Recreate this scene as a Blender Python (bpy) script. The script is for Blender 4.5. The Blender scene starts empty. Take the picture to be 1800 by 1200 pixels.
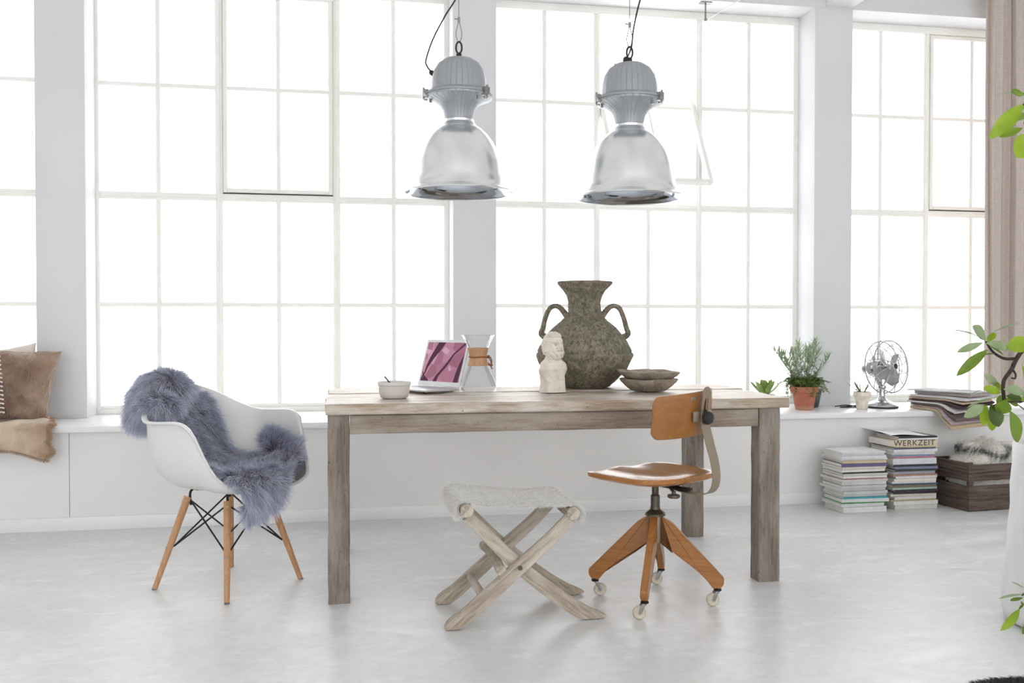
import bpy, bmesh, math, random
import numpy as np
from mathutils import Vector, Matrix, Euler
from math import sin, cos, pi, radians, sqrt, exp, atan2
random.seed(7); rng = np.random.default_rng(7)
SC = bpy.context.scene
COL = SC.collection

# ------------------------------------------------------------------ camera, sky, exposure
cam = bpy.data.cameras.new('camera'); cam.sensor_width = 36; cam.lens = 1638.5/1800*36
cam.clip_start = .05
camo = bpy.data.objects.new('camera', cam); COL.objects.link(camo)
camo.location = (0, 0, 1.08)
camo.rotation_euler = (pi/2-.01722, 0, -.1781)
SC.camera = camo
W = bpy.data.worlds.new('overcast_sky'); SC.world = W; W.use_nodes = True
nt = W.node_tree; nt.nodes.clear()
wo = nt.nodes.new('ShaderNodeOutputWorld'); bg = nt.nodes.new('ShaderNodeBackground')
tc = nt.nodes.new('ShaderNodeTexCoord'); sx = nt.nodes.new('ShaderNodeSeparateXYZ')
mr = nt.nodes.new('ShaderNodeMapRange'); mr.interpolation_type = 'SMOOTHSTEP'
SKY_BACK, SKY_FRONT = 2.3, 3.9
mr.inputs['From Min'].default_value = -.35; mr.inputs['From Max'].default_value = .35
mr.inputs['To Min'].default_value = SKY_BACK; mr.inputs['To Max'].default_value = SKY_FRONT
nt.links.new(tc.outputs['Generated'], sx.inputs[0]); nt.links.new(sx.outputs['Y'], mr.inputs['Value'])
nt.links.new(mr.outputs[0], bg.inputs['Strength']); bg.inputs['Color'].default_value = (1, .996, .992, 1)
nt.links.new(bg.outputs[0], wo.inputs[0])
W.cycles.sampling_method = 'MANUAL'; W.cycles.sample_map_resolution = 256
vs = SC.view_settings; vs.view_transform = 'Standard'; vs.look = 'None'; vs.exposure = .0; vs.gamma = 1
vs.use_curve_mapping = False
SC.cycles.max_bounces = 8; SC.cycles.diffuse_bounces = 5; SC.cycles.transparent_max_bounces = 16
SC.cycles.use_denoising = True

# ------------------------------------------------------------------ helpers
def tag(o, label=None, cat=None, group=None, kind=None):
    if label: o['label'] = label
    if cat: o['category'] = cat
    if group: o['group'] = group
    if kind: o['kind'] = kind
    return o
def empty(name, loc=(0,0,0), rz=0, label=None, cat=None, group=None, kind=None):
    o = bpy.data.objects.new(name, None); COL.objects.link(o)
    o.location = loc; o.rotation_euler = (0,0,rz); o.empty_display_size = .05
    return tag(o, label, cat, group, kind)
def obj(name, bm, mats, parent=None, smooth=True, angle=40):
    me = bpy.data.meshes.new(name)
    if isinstance(bm, bmesh.types.BMesh):
        bmesh.ops.recalc_face_normals(bm, faces=bm.faces[:])
        bm.to_mesh(me); bm.free()
    else:
        me.from_pydata([tuple(map(float, v)) for v in bm[0]], [], bm[1]); me.update()
    if not isinstance(mats, (list, tuple)): mats = [mats]
    for m in mats: me.materials.append(m)
    if smooth:
        me.polygons.foreach_set('use_smooth', [True]*len(me.polygons))
        try: me.set_sharp_from_angle(angle=radians(angle))
        except Exception: pass
    o = bpy.data.objects.new(name, me); COL.objects.link(o)
    if parent: o.parent = parent
    return o
def BM(): return bmesh.new()
def box(bm, x0, x1, y0, y1, z0, z1, bev=0, seg=2, mi=0, M=None):
    vs_ = [bm.verts.new((x, y, z)) for x in (x0, x1) for y in (y0, y1) for z in (z0, z1)]
    F = [(0,1,3,2),(4,6,7,5),(0,4,5,1),(2,3,7,6),(0,2,6,4),(1,5,7,3)]
    fs = [bm.faces.new([vs_[i] for i in f]) for f in F]
    for f in fs: f.material_index = mi
    bmesh.ops.recalc_face_normals(bm, faces=fs)
    if bev > 0:
        es = list({e for f in fs for e in f.edges})
        r = bmesh.ops.bevel(bm, geom=es, offset=bev, segments=seg, affect='EDGES', profile=.5)
        vs_ = list({v for v in vs_ if v.is_valid} | {v for f in r['faces'] for v in f.verts})
    if M is not None: bmesh.ops.transform(bm, matrix=M, verts=[v for v in vs_ if v.is_valid])
    return vs_
def lathe(bm, prof, seg=48, c=(0,0,0), M=None, mi=0, rad=None):
    """prof: [(r,z)...]; r=0 makes a pole. rad(theta,i)->factor"""
    rings = []
    for i, (r, z) in enumerate(prof):
        if r < 1e-6: rings.append([bm.verts.new((c[0], c[1], c[2]+z))])
        else:
            rg = []
            for k in range(seg):
                a = 2*pi*k/seg; q = r*(rad(a, i) if rad else 1)
                rg.append(bm.verts.new((c[0]+q*cos(a), c[1]+q*sin(a), c[2]+z)))
            rings.append(rg)
    for a, b in zip(rings, rings[1:]):
        for k in range(seg):
            j = (k+1) % seg
            if len(a) == 1 and len(b) == 1: continue
            if len(a) == 1: f = bm.faces.new((a[0], b[j], b[k]))
            elif len(b) == 1: f = bm.faces.new((a[k], a[j], b[0]))
            else: f = bm.faces.new((a[k], a[j], b[j], b[k]))
            f.material_index = mi
    vv = [v for r in rings for v in r]
    if M is not None: bmesh.ops.transform(bm, matrix=M, verts=vv)
    return vv
def catmull(P, n=6, closed=False):
    P = [Vector(p) for p in P]; out = []
    m = len(P); rg = range(m) if closed else range(m-1)
    for i in rg:
        if closed: p0, p1, p2, p3 = P[(i-1) % m], P[i], P[(i+1) % m], P[(i+2) % m]
        else: p0, p1, p2, p3 = P[max(i-1,0)], P[i], P[i+1], P[min(i+2,m-1)]
        for k in range(n):
            t = k/n
            out.append(.5*((2*p1)+(p2-p0)*t+(2*p0-5*p1+4*p2-p3)*t*t+(3*p1-p0-3*p2+p3)*t**3))
    if not closed: out.append(P[-1])
    return out
def tube(bm, pts, r, seg=8, closed=False, flat=None, up=None, mi=0, cap=True):
    """r float or list. flat=(w,h): elliptical/rectangular strap section"""
    pts = [Vector(p) for p in pts]; n = len(pts)
    rs = r if isinstance(r, (list, tuple)) else [r]*n
    if len(rs) != n: rs = [rs[0]+(rs[-1]-rs[0])*i/(n-1) for i in range(n)] if len(rs) == 2 else [np.interp(i/(n-1), np.linspace(0,1,len(rs)), rs) for i in range(n)]
    T = []
    for i in range(n):
        a = pts[(i-1) % n] if (closed or i > 0) else pts[i]; b = pts[(i+1) % n] if (closed or i < n-1) else pts[i]
        T.append((b-a).normalized())
    N = Vector(up) if up else (Vector((0,0,1)) if abs(T[0].z) < .9 else Vector((1,0,0)))
    rings = []
    for i in range(n):
        if up: N = Vector(up)
        N = (N-T[i]*N.dot(T[i])); N = N.normalized() if N.length > 1e-6 else Vector((1,0,0))
        B = T[i].cross(N); rg = []
        if flat == 'rect' or isinstance(flat, tuple):
            w, h = flat if isinstance(flat, tuple) else (1, 1)
            for (u, v) in ((1,.7),(.7,1),(-.7,1),(-1,.7),(-1,-.7),(-.7,-1),(.7,-1),(1,-.7)):
                rg.append(bm.verts.new(pts[i]+B*(u*w/2*rs[i])+N*(v*h/2*rs[i])))
        else:
            for k in range(seg):
                a = 2*pi*k/seg; rg.append(bm.verts.new(pts[i]+(B*cos(a)+N*sin(a))*rs[i]))
        rings.append(rg)
    S = len(rings[0])
    for i in range(n if closed else n-1):
        a, b = rings[i], rings[(i+1) % n]
        for k in range(S):
            f = bm.faces.new((a[k], a[(k+1) % S], b[(k+1) % S], b[k])); f.material_index = mi
    if cap and not closed:
        bm.faces.new(rings[0][::-1]).material_index = mi; bm.faces.new(rings[-1]).material_index = mi
    return [v for r_ in rings for v in r_]
def prism(bm, poly, y0, y1, bev=0, M=None, mi=0, seg=2):
    """polygon in XZ extruded along Y"""
    a = [bm.verts.new((x, y0, z)) for x, z in poly]; b = [bm.verts.new((x, y1, z)) for x, z in poly]
    n = len(poly); fs = [bm.faces.new(a), bm.faces.new(b[::-1])]
    for i in range(n): fs.append(bm.faces.new((a[i], b[i], b[(i+1) % n], a[(i+1) % n])))
    for f in fs: f.material_index = mi
    bmesh.ops.recalc_face_normals(bm, faces=fs)
    vv = a+b
    if bev:
        es = list({e for f in fs[:2] for e in f.edges})
        r = bmesh.ops.bevel(bm, geom=es, offset=bev, segments=seg, affect='EDGES')
        vv = [v for v in vv if v.is_valid]+[v for f in r['faces'] for v in f.verts]
        vv = list(set(vv))
    if M is not None: bmesh.ops.transform(bm, matrix=M, verts=vv)
    return vv
def grid(fn, nu, nv, thick=0, closed_u=False):
    """fn(u,v)->Vector, returns bmesh surface (optionally thickened)"""
    bm = BM(); V = [[bm.verts.new(fn(i/(nu-(0 if closed_u else 1)), j/(nv-1))) for j in range(nv)] for i in range(nu)]
    for i in range(nu if closed_u else nu-1):
        for j in range(nv-1):
            bm.faces.new((V[i][j], V[(i+1) % nu][j], V[(i+1) % nu][j+1], V[i][j+1]))
    if thick:
        bm.normal_update()
        bmesh.ops.solidify(bm, geom=bm.faces[:], thickness=thick)
    return bm
def roundpoly(pts, r, n=4):
    out = []; m = len(pts)
    for i in range(m):
        p0, p, p1 = Vector(pts[i-1]), Vector(pts[i]), Vector(pts[(i+1) % m])
        rr = r[i] if isinstance(r, (list, tuple)) else r
        a = p+(p0-p).normalized()*rr; b = p+(p1-p).normalized()*rr
        for k in range(n+1):
            t = k/n; out.append(tuple(a*(1-t)**2+p*2*t*(1-t)+b*t*t))
    return out
def Tm(loc=(0,0,0), rot=(0,0,0), s=1): return Matrix.Translation(loc) @ Euler(rot).to_matrix().to_4x4() @ Matrix.Scale(s, 4)
def copy_tree(o, parent=None):
    c = o.copy(); COL.objects.link(c); c.parent = parent
    for ch in [q for q in COL.objects if q.parent == o]: copy_tree(ch, c)
    return c
# hair as real geometry: strips of three segments
def strands(P, D, L, width, seg=3, bend=None, rnd=.5):
    P = np.asarray(P, float); D = np.asarray(D, float); n = len(P)
    D = D/np.linalg.norm(D, axis=1, keepdims=True)
    L = np.broadcast_to(L, (n,)); B = np.zeros((n,3)) if bend is None else np.asarray(bend)
    side = np.cross(D, rng.normal(size=(n,3))); side /= np.linalg.norm(side, axis=1, keepdims=True)+1e-9
    V = []; T = []
    for k in range(seg+1):
        t = k/seg; c = P+D*(L*t)[:,None]+B*(L*t*t)[:,None]; w = width*(1-.85*t)/2
        V += [c-side*w, c+side*w]; T += [np.full(n,t)]*2
    V = np.stack(V, 1).reshape(-1,3); T = np.stack(T, 1).reshape(-1)
    k2 = 2*(seg+1); base = np.arange(n)*k2
    F = np.concatenate([np.stack([base+2*k, base+2*k+1, base+2*k+3, base+2*k+2], 1) for k in range(seg)])
    return V, F, T
def fur_mesh(name, surf, mats, P, D, L, width, parent=None, bend=None, seg=3, attr=None, smooth_base=True):
    """one mesh: base surface (V,F) + strands; 'tip' attribute runs root to tip, 'tone' varies along the hide"""
    sv, sf = surf; V, F, T = strands(P, D, L, width, seg, bend)
    nb = len(sv); me = bpy.data.meshes.new(name)
    nf = len(sf)
    allv = np.concatenate([sv, V]); me.vertices.add(len(allv)); me.vertices.foreach_set('co', allv.ravel().astype(np.float32))
    loops = np.concatenate([np.asarray(sf).ravel(), (F+nb).ravel()]).astype(np.int32)
    me.loops.add(len(loops)); me.loops.foreach_set('vertex_index', loops)
    np_ = nf+len(F); me.polygons.add(np_)
    me.polygons.foreach_set('loop_start', np.arange(np_, dtype=np.int32)*4)
    me.polygons.foreach_set('use_smooth', np.ones(np_, dtype=bool))
    a = me.attributes.new('tip', 'FLOAT', 'POINT'); a.data.foreach_set('value', np.concatenate([np.zeros(nb), T]).astype(np.float32))
    if attr is not None:
        b = me.attributes.new('tone', 'FLOAT', 'POINT')
        b.data.foreach_set('value', np.concatenate([attr[0], np.repeat(attr[1], 2*(seg+1))]).astype(np.float32))
    for m in mats: me.materials.append(m)
    me.update(calc_edges=True); me.validate()
    o = bpy.data.objects.new(name, me); COL.objects.link(o)
    if parent: o.parent = parent
    return o
def gridarrays(fn, nu, nv):
    U = np.linspace(0,1,nu); Vv = np.linspace(0,1,nv)
    P = np.array([[fn(u, v) for v in Vv] for u in U], float)
    F = [(i*nv+j, (i+1)*nv+j, (i+1)*nv+j+1, i*nv+j+1) for i in range(nu-1) for j in range(nv-1)]
    du = np.gradient(P, axis=0); dv = np.gradient(P, axis=1); N = np.cross(du, dv); N /= np.linalg.norm(N, axis=2, keepdims=True)+1e-9
    return P, F, N, du, dv
def bil(A, u, v):
    nu, nv = A.shape[:2]; x = u*(nu-1); y = v*(nv-1); i = np.clip(x.astype(int), 0, nu-2); j = np.clip(y.astype(int), 0, nv-2)
    fx = (x-i)[:,None]; fy = (y-j)[:,None]
    return A[i,j]*(1-fx)*(1-fy)+A[i+1,j]*fx*(1-fy)+A[i,j+1]*(1-fx)*fy+A[i+1,j+1]*fx*fy
# ------------------------------------------------------------------ materials
def srgb(c): return tuple(((x/255)/12.92 if x/255 <= .04045 else ((x/255+.055)/1.055)**2.4) for x in c)
class Mat:
    def __init__(s, name):
        s.m = bpy.data.materials.new(name); s.m.use_nodes = True; s.nt = s.m.node_tree; s.N = s.nt.nodes; s.L = s.nt.links
        s.b = s.N['Principled BSDF']; s.tc = None
    def node(s, t, **k):
        n = s.N.new(t)
        for a, v in k.items(): setattr(n, a, v)
        return n
    def coords(s, scale=(1,1,1), rot=(0,0,0), kind='Object'):
        if s.tc is None: s.tc = s.node('ShaderNodeTexCoord')
        mp = s.node('ShaderNodeMapping'); mp.inputs['Scale'].default_value = scale; mp.inputs['Rotation'].default_value = rot
        s.L.new(s.tc.outputs[kind], mp.inputs[0]); return mp.outputs[0]
    def noise(s, co, scale=5, detail=4, rough=.55, dist=0):
        n = s.node('ShaderNodeTexNoise'); n.inputs['Scale'].default_value = scale; n.inputs['Detail'].default_value = detail
        n.inputs['Roughness'].default_value = rough; n.inputs['Distortion'].default_value = dist
        s.L.new(co, n.inputs['Vector']); return n.outputs['Fac']
    def ramp(s, fac, stops, interp='LINEAR'):
        r = s.node('ShaderNodeValToRGB'); r.color_ramp.interpolation = interp
        while len(r.color_ramp.elements) < len(stops): r.color_ramp.elements.new(.5)
        for e, (p, c) in zip(r.color_ramp.elements, stops):
            e.position = p; e.color = (*c, 1) if len(c) == 3 else c
        s.L.new(fac, r.inputs[0]); return r.outputs[0]
    def mix(s, fac, a, b, mode='MIX'):
        m = s.node('ShaderNodeMix', data_type='RGBA', blend_type=mode)
        for sock, v in ((m.inputs['Factor'], fac), (m.inputs['A'], a), (m.inputs['B'], b)):
            if hasattr(v, 'links'): s.L.new(v, sock)
            elif isinstance(v, (int, float)): sock.default_value = v
            else: sock.default_value = (*v, 1)
        return [o for o in m.outputs if o.type == 'RGBA'][0]
    def base(s, c):
        if hasattr(c, 'links'): s.L.new(c, s.b.inputs['Base Color'])
        else: s.b.inputs['Base Color'].default_value = (*c, 1)
    def set(s, **k):
        for a, v in k.items():
            sock = s.b.inputs[a.replace('_', ' ')]
            if hasattr(v, 'links'): s.L.new(v, sock)
            else: sock.default_value = v
        return s
    def bump(s, h, strength=.3, dist=.01):
        b = s.node('ShaderNodeBump'); b.inputs['Strength'].default_value = strength; b.inputs['Distance'].default_value = dist
        s.L.new(h, b.inputs['Height']); s.L.new(b.outputs[0], s.b.inputs['Normal'])
def simple(name, c, rough=.5, metal=0, c2=None, ns=8, bump=0, bscale=40, bdist=.003, **k):
    m = Mat(name); c = srgb(c); co = m.coords()
    c2 = srgb(c2) if c2 else tuple(x*.93 for x in c)
    m.base(m.mix(m.ramp(m.noise(co, ns), [(.35,(0,0,0)),(.65,(1,1,1))]), c, c2))
    m.set(Roughness=rough, Metallic=metal)
    for a, v in k.items(): m.set(**{a: v})
    if bump: m.bump(m.noise(co, bscale), bump, bdist)
    return m.m
def wood(name, light, dark, axis=0, scale=1, rough=.6, bump=.4, white=None, knots=False, grain=1.0):
    """weathered or oiled timber with grain running along one axis of the object"""
    m = Mat(name); l, d = srgb(light), srgb(dark)
    sc = [24*scale]*3; sc[axis] = 1.0*scale
    co = m.coords(tuple(sc)); g = m.noise(co, 3.0, 6, .6, .6)
    sc2 = [95*scale]*3; sc2[axis] = 3*scale
    g2 = m.noise(m.coords(tuple(sc2)), 2.5, 5, .65, .2)
    c = m.mix(m.ramp(g, [(.32,(0,0,0)),(.68,(1,1,1))]), d, l)
    c = m.mix(m.ramp(g2, [(.30,(1,1,1)),(.5,(0,0,0))]), c, tuple(x*(1-.35*grain) for x in d))
    if white:
        wsc = [6]*3; wsc[axis] = 1.2
        wn = m.noise(m.coords(tuple(wsc)), 2.2, 5, .7)
        c = m.mix(m.ramp(wn, [(.42,(0,0,0)),(.62,(.75,.75,.75))]), c, srgb(white))
    if knots:
        ks = [5]*3; ks[axis] = 3.2
        v = m.node('ShaderNodeTexVoronoi'); v.inputs['Scale'].default_value = 1.3
        m.L.new(m.coords(tuple(ks)), v.inputs['Vector'])
        c = m.mix(m.ramp(v.outputs['Distance'], [(.05,(.9,.9,.9)),(.12,(0,0,0))]), c, tuple(x*.35 for x in d))
        sp = m.noise(m.coords(), 90, 2); c = m.mix(m.ramp(sp, [(.26,(.8,.8,.8)),(.3,(0,0,0))]), c, tuple(x*.3 for x in d))
    m.base(c); m.set(Roughness=rough)
    if bump: m.bump(g2, bump, .004)
    return m.m
MT = {}
MT['wall'] = simple('white_wall_paint', (240,239,238), .55, c2=(235,234,233), ns=1.5, bump=.05, bscale=60)
MT['pier'] = simple('dimmed_pier_paint', (226,227,229), .55, c2=(221,222,225), ns=1.5, bump=.05, bscale=60)  # darker copy of the wall paint, dimmer light put into its colour
MT['trim'] = simple('white_gloss_paint', (242,243,244), .3, c2=(238,239,240), ns=3)
MT['bar'] = simple('cream_steel_paint', (250,250,246), .4, c2=(245,244,238), ns=6, bump=.05)
MT['ceil'] = simple('ceiling_paint', (238,238,238), .7)
# floor: pale troweled concrete, sealed
m = Mat('pale_concrete_floor'); co = m.coords((1,1,1))
n1 = m.noise(co, 1.1, 7, .62, .4); n2 = m.noise(m.coords((1,2.2,1)), 3.2, 8, .7, .8); n3 = m.noise(co, 22, 4, .6)
c = m.mix(m.ramp(n1, [(.35,(0,0,0)),(.65,(1,1,1))]), srgb((214,215,216)), srgb((226,227,227)))
c = m.mix(m.ramp(n2, [(.50,(0,0,0)),(.66,(.75,.75,.75))]), c, srgb((240,240,241)))
c = m.mix(m.ramp(n3, [(.40,(.25,.25,.25)),(.55,(0,0,0))]), c, srgb((202,203,204)))
m.base(c); m.set(Roughness=m.ramp(n2, [(.4,(.30,.30,.30)),(.62,(.44,.44,.44))])); m.set(**{'Specular_IOR_Level':.45})
m.bump(n2, .06, .004); MT['floor'] = m.m
# window glass: clear pane with its own faint mirror
def clear_glass(name, tint=(1,1,1), refl=1.0, rough=0):
    m = Mat(name); m.N.remove(m.b); out = m.N['Material Output']
    tr = m.node('ShaderNodeBsdfTransparent'); tr.inputs[0].default_value = (*tint, 1)
    gl = m.node('ShaderNodeBsdfGlossy'); gl.inputs['Roughness'].default_value = rough
    fr = m.node('ShaderNodeFresnel'); fr.inputs[0].default_value = 1.5
    mu = m.node('ShaderNodeMath', operation='MULTIPLY'); mu.inputs[1].default_value = refl; m.L.new(fr.outputs[0], mu.inputs[0])
    mx = m.node('ShaderNodeMixShader'); m.L.new(mu.outputs[0], mx.inputs[0]); m.L.new(tr.outputs[0], mx.inputs[1]); m.L.new(gl.outputs[0], mx.inputs[2])
    m.L.new(mx.outputs[0], out.inputs[0]); return m.m
MT['pane'] = clear_glass('window_glass', (.985,.988,.99), .5)
MT['glass'] = clear_glass('thin_blown_glass', (.93,.95,.955), 1.0)
MT['gap'] = simple('dark_gap_shade', (70,66,60), .8)  # dark colour painting the shade in the gap round the sash
MT['table_x'] = wood('weathered_pine_rail', (154,140,124), (126,112,98), 0, 1, .75, .5, white=(176,165,154), knots=True)
MT['table_z'] = wood('weathered_pine_leg', (138,126,114), (108,97,87), 2, 1, .75, .5, white=(160,151,142), knots=True)
MT['table_y'] = wood('weathered_pine_side_rail', (154,140,124), (126,112,98), 1, 1, .75, .5, white=(176,165,154), knots=True)
MT['table_top'] = wood('glare_pale_pine_top', (190,173,153), (158,139,119), 0, 1, .42, .5, white=(222,216,208), knots=True)  # whitewashed look, with window glare put into the pale colour
MT['stool'] = wood('driftwood_stool_timber', (190,178,162), (150,135,118), 0, 1.4, .7, .5, white=(214,206,194))
MT['orange'] = wood('varnished_beech', (172,118,66), (150,97,48), 0, 1, .3, .03, grain=.25)
MT['orange_y'] = wood('varnished_beech_panel', (160,108,58), (146,96,48), 1, .7, .32, .02, grain=.15)
MT['orange_seat'] = wood('varnished_beech_seat', (184,130,78), (164,108,58), 0, .8, .22, .03, grain=.25)
MT['beech'] = wood('pale_maple_dowel', (205,160,118), (184,134,92), 2, 1.2, .5, .05, grain=.35)
MT['collar'] = wood('collar_beech', (200,160,122), (176,132,94), 2, 1.5, .5, .05, grain=.3)
MT['crate'] = wood('old_crate_board', (120,104,94), (70,56,50), 0, 1, .85, .6, knots=True)
MT['black'] = simple('black_steel', (28,29,31), .45, .3)
MT['shell'] = simple('white_moulded_plastic', (228,229,228), .35, c2=(225,226,225), Coat_Weight=.1)
MT['chrome'] = simple('brushed_chrome', (205,207,210), .18, 1)
MT['steel'] = simple('dull_steel', (150,150,150), .35, .9)
MT['nickel'] = simple('grey_beige_painted_steel', (156,143,126), .38, .55)
MT['bronze'] = simple('dark_bronze_tube', (96,88,78), .35, .7)
MT['lampcap'] = simple('hammered_grey_enamel', (164,168,173), .38, .3, bump=.15, bscale=120, bdist=.001)
MT['alu'] = simple('spun_aluminium', (244,245,246), .25, 1)
MT['mirror'] = simple('polished_reflector', (168,173,180), .10, 1, bump=.04, bscale=9, bdist=.01)
MT['rubber'] = simple('dark_rubber', (34,32,32), .6)
MT['cream'] = simple('cream_caster_wheel', (205,196,178), .5)
# ------------------------------------------------------------------ ROOM
def slab(name, x0, x1, y0, y1, z0, z1, mt, bev=0, kind='structure'):
    bm = BM(); box(bm, x0, x1, y0, y1, z0, z1, bev)
    o = obj(name, bm, mt, smooth=bev > 0); o['kind'] = kind; return o
XL, XR = -4.6, 6.4
slab('floor', XL-.2, XR+.2, -3.5, 6.05, -.12, 0, MT['floor'])
slab('ceiling', XL-.2, XR+.2, -3.5, 6.05, 3.75, 3.9, MT['ceil'])
slab('wall_left', XL-.2, XL, -3.5, 6.05, 0, 3.75, MT['wall'])
slab('wall_right', XR, XR+.2, -3.5, 6.05, 0, 3.75, MT['wall'])
bm = BM(); box(bm, XL, -1.428, 5.231, 6.05, 0, .519); box(bm, -1.425, XR, 5.231, 6.05, 0, .519)
w = obj('wall_window', bm, MT['wall'], smooth=False); w['kind'] = 'structure'
slab('trim_1', XL, XR, 5.19, 6.05, .519, .551, MT['trim'], .003)
slab('baseboard_window', XL, XR, 5.215, 5.231, .0, .071, MT['trim'], .002)
piers = [-4.08, -1.712, .655, 3.026, 5.395]
for i, x in enumerate(piers):
    slab('wall_pier', x, x+.266, 5.66, 6.05, .551, 3.15, MT['pier'], .002)
    slab('beam', x+.075, x+.255, -3.5, 5.66, 3.16, 3.75, MT['ceil'])
slab('wall_lintel', XL, XR, 5.66, 6.05, 3.15, 3.75, MT['pier'])
YG = 5.885
def window(n, bx, sash=None, vent=False):
    """six panes wide, four high, steel bars; bx = left edge of the opening"""
    root = empty('window_%d' % n, (bx, YG, .551), kind='structure'); p = .3505; w6 = 6*p
    Z = [.05, .655, 1.306, 1.969]; top = 2.599
    # outer frame
    bm = BM(); 
    box(bm, -.02, .018, 0, .06, 0, top, .003); box(bm, w6-.035, w6+.02, 0, .06, 0, top, .003)
    box(bm, -.02, w6+.02, -.002, .058, 0, .03, .003); box(bm, -.02, w6+.02, -.002, .058, top-.05, top, .003)
    box(bm, -.02, w6+.02, .01, .05, .03, .05, .003)
    obj('window_frame', bm, MT['bar'], root)
    bm = BM()
    for k in range(1, 6):
        wd = .045 if k in (2, 4) else .028
        zt = Z[2] if k == 3 else top-.05
        box(bm, k*p-wd/2, k*p+wd/2, .006, .05, .05, zt, .006, 1)
        if wd > .03: box(bm, k*p-.010, k*p+.010, -.004, .02, .05, zt, .004, 1)
    for z, wd in ((Z[1], .027), (Z[2], .046)):
        box(bm, 0, w6-.03, .008, .048, z-wd/2, z+wd/2, .006, 1)
    box(bm, 0, 2*p, .01, .046, Z[3]-.0135, Z[3]+.0135, .006, 1); box(bm, 4*p, w6-.03, .01, .046, Z[3]-.0135, Z[3]+.0135, .006, 1)
    box(bm, .019, w6-.036, .002, .02, Z[2]-.008, Z[2]+.006, .003, 1)
    obj('glazing_bars', bm, MT['bar'], root)
    bm = BM()
    for a, b, c, d in ((0, w6, .04, Z[2]), (0, 2*p, Z[2], top-.03), (4*p, w6, Z[2], top-.03)):
        box(bm, a+.005, b-.02, .028, .032, c, d)
    obj('glass', bm, MT['pane'], root, smooth=False)
    # vent sash, hung between the two mullions
    s0, s1 = 2*p+.024, 4*p-.024; h0, h1 = Z[2]+.03, top-.055; hm = (h0+h1)/2; hh = (h1-h0)/2
    sr = empty('sash', ((s0+s1)/2, .028, hm)); sr.parent = root; hw = (s1-s0)/2
    bm = BM(); t = .026
    for a, b, c, d in ((-hw, -hw+t, -hh, hh), (hw-t, hw, -hh, hh), (-hw+t-.001, hw-t+.001, -hh+.0005, -hh+t), (-hw+t-.001, hw-t+.001, hh-t, hh-.0005)):
        box(bm, a, b, -.0255 if b-a > .1 else -.026, .02, c, d, .004, 1)
    if not vent: box(bm, -.013, .013, -.018, .018, -hh+t, hh-t, .004, 1)
    else: box(bm, -.009, .009, -.014, .014, -hh+t, hh-t, .004, 1)
    zc = Z[3]-hm; box(bm, -hw+t, hw-t, -.016, .018, zc-.012, zc+.012, .004, 1)
    obj('sash_frame', bm, MT['bar'], sr)
    bm = BM(); box(bm, -hw+.01, hw-.01, -.002, .002, -hh+.01, hh-.01); obj('sash_glass', bm, MT['pane'], sr, smooth=False)
    if vent: sr.rotation_euler = (radians(-31), 0, 0)
    else:
        bm = BM()   # dark strips standing in for the shaded gap around the closed sash
        for a, b, c, d in ((-hw-.009, -hw-.0005, -hh-.009, hh-.01), (hw+.0005, hw+.009, -hh-.009, hh-.01), (-hw-.0085, hw+.0085, -hh-.011, -hh-.0005)):
            box(bm, a, b, -.012, .012, c, d)
        obj('sash_gap', bm, MT['gap'], sr, smooth=False)
    return root
bx0 = piers[1]+.267
for n, k in enumerate((-1, 0, 1, 2)):
    window(n+1, bx0+2.3675*k, vent=(k == 1))
# ------------------------------------------------------------------ TABLE
tb = empty('work_table', (.885, 4.11, 0), 0, 'long weathered pine work table with a pale plank top, in front of the windows', 'table')
bm = BM(); r = random.Random(3)
for (y0, y1, x0, x1, dz) in ((-.47,-.192,-.957,.953,0), (-.188,.088,-.962,.985,-.002), (.092,.352,-.955,1.0,.001), (.357,.478,-.962,1.005,-.001)):
    n = 46; A = [[None]*6 for _ in range(n+1)]
    for i in range(n+1):
        x = x0+(x1-x0)*i/n; j1, j2, j3 = r.uniform(-.0018,.0018), r.uniform(-.0015,.0015), r.uniform(-.001,.001)
        e = .004
        sec = [(y0+e+j1, .735), (y0+j1, .741), (y0+j2, .771+j3), (y0+.006+j2, .777+dz+j3), (y1-.005, .777+dz+j3), (y1, .771), (y1, .739), (y1-e, .735)]
        A[i] = [bm.verts.new((x+(r.uniform(-.003,.003) if i in (0, n) else 0), y, z)) for y, z in sec]
    for i in range(n):
        for k in range(8): bm.faces.new((A[i][k], A[i][(k+1)%8], A[i+1][(k+1)%8], A[i+1][k]))
    bm.faces.new(A[0]); bm.faces.new(A[n][::-1])
obj('tabletop', bm, MT['table_top'], tb, angle=30)
def rough_box(x0, x1, y0, y1, z0, z1, axis, seed, n=18, b=.004, j=.0012):
    bm = BM(); r = random.Random(seed); R = []
    lo = (x0, y0, z0); hi = (x1, y1, z1); o = [i for i in range(3) if i != axis]
    for i in range(n+1):
        t = lo[axis]+(hi[axis]-lo[axis])*i/n; ring = []
        a0, a1, b0, b1 = lo[o[0]], hi[o[0]], lo[o[1]], hi[o[1]]
        for (p, q) in ((a0+b,b0),(a1-b,b0),(a1,b0+b),(a1,b1-b),(a1-b,b1),(a0+b,b1),(a0,b1-b),(a0,b0+b)):
            c = [0,0,0]; c[axis] = t; c[o[0]] = p+r.uniform(-j,j); c[o[1]] = q+r.uniform(-j,j); ring.append(bm.verts.new(c))
        R.append(ring)
    for i in range(n):
        for k in range(8): bm.faces.new((R[i][k], R[i][(k+1)%8], R[i+1][(k+1)%8], R[i+1][k]))
    bm.faces.new(R[0]); bm.faces.new(R[n]); return bm
LX = ((-.949,-.866), (.829,.922)); LY = ((-.452,-.366), (.392,.47))
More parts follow.
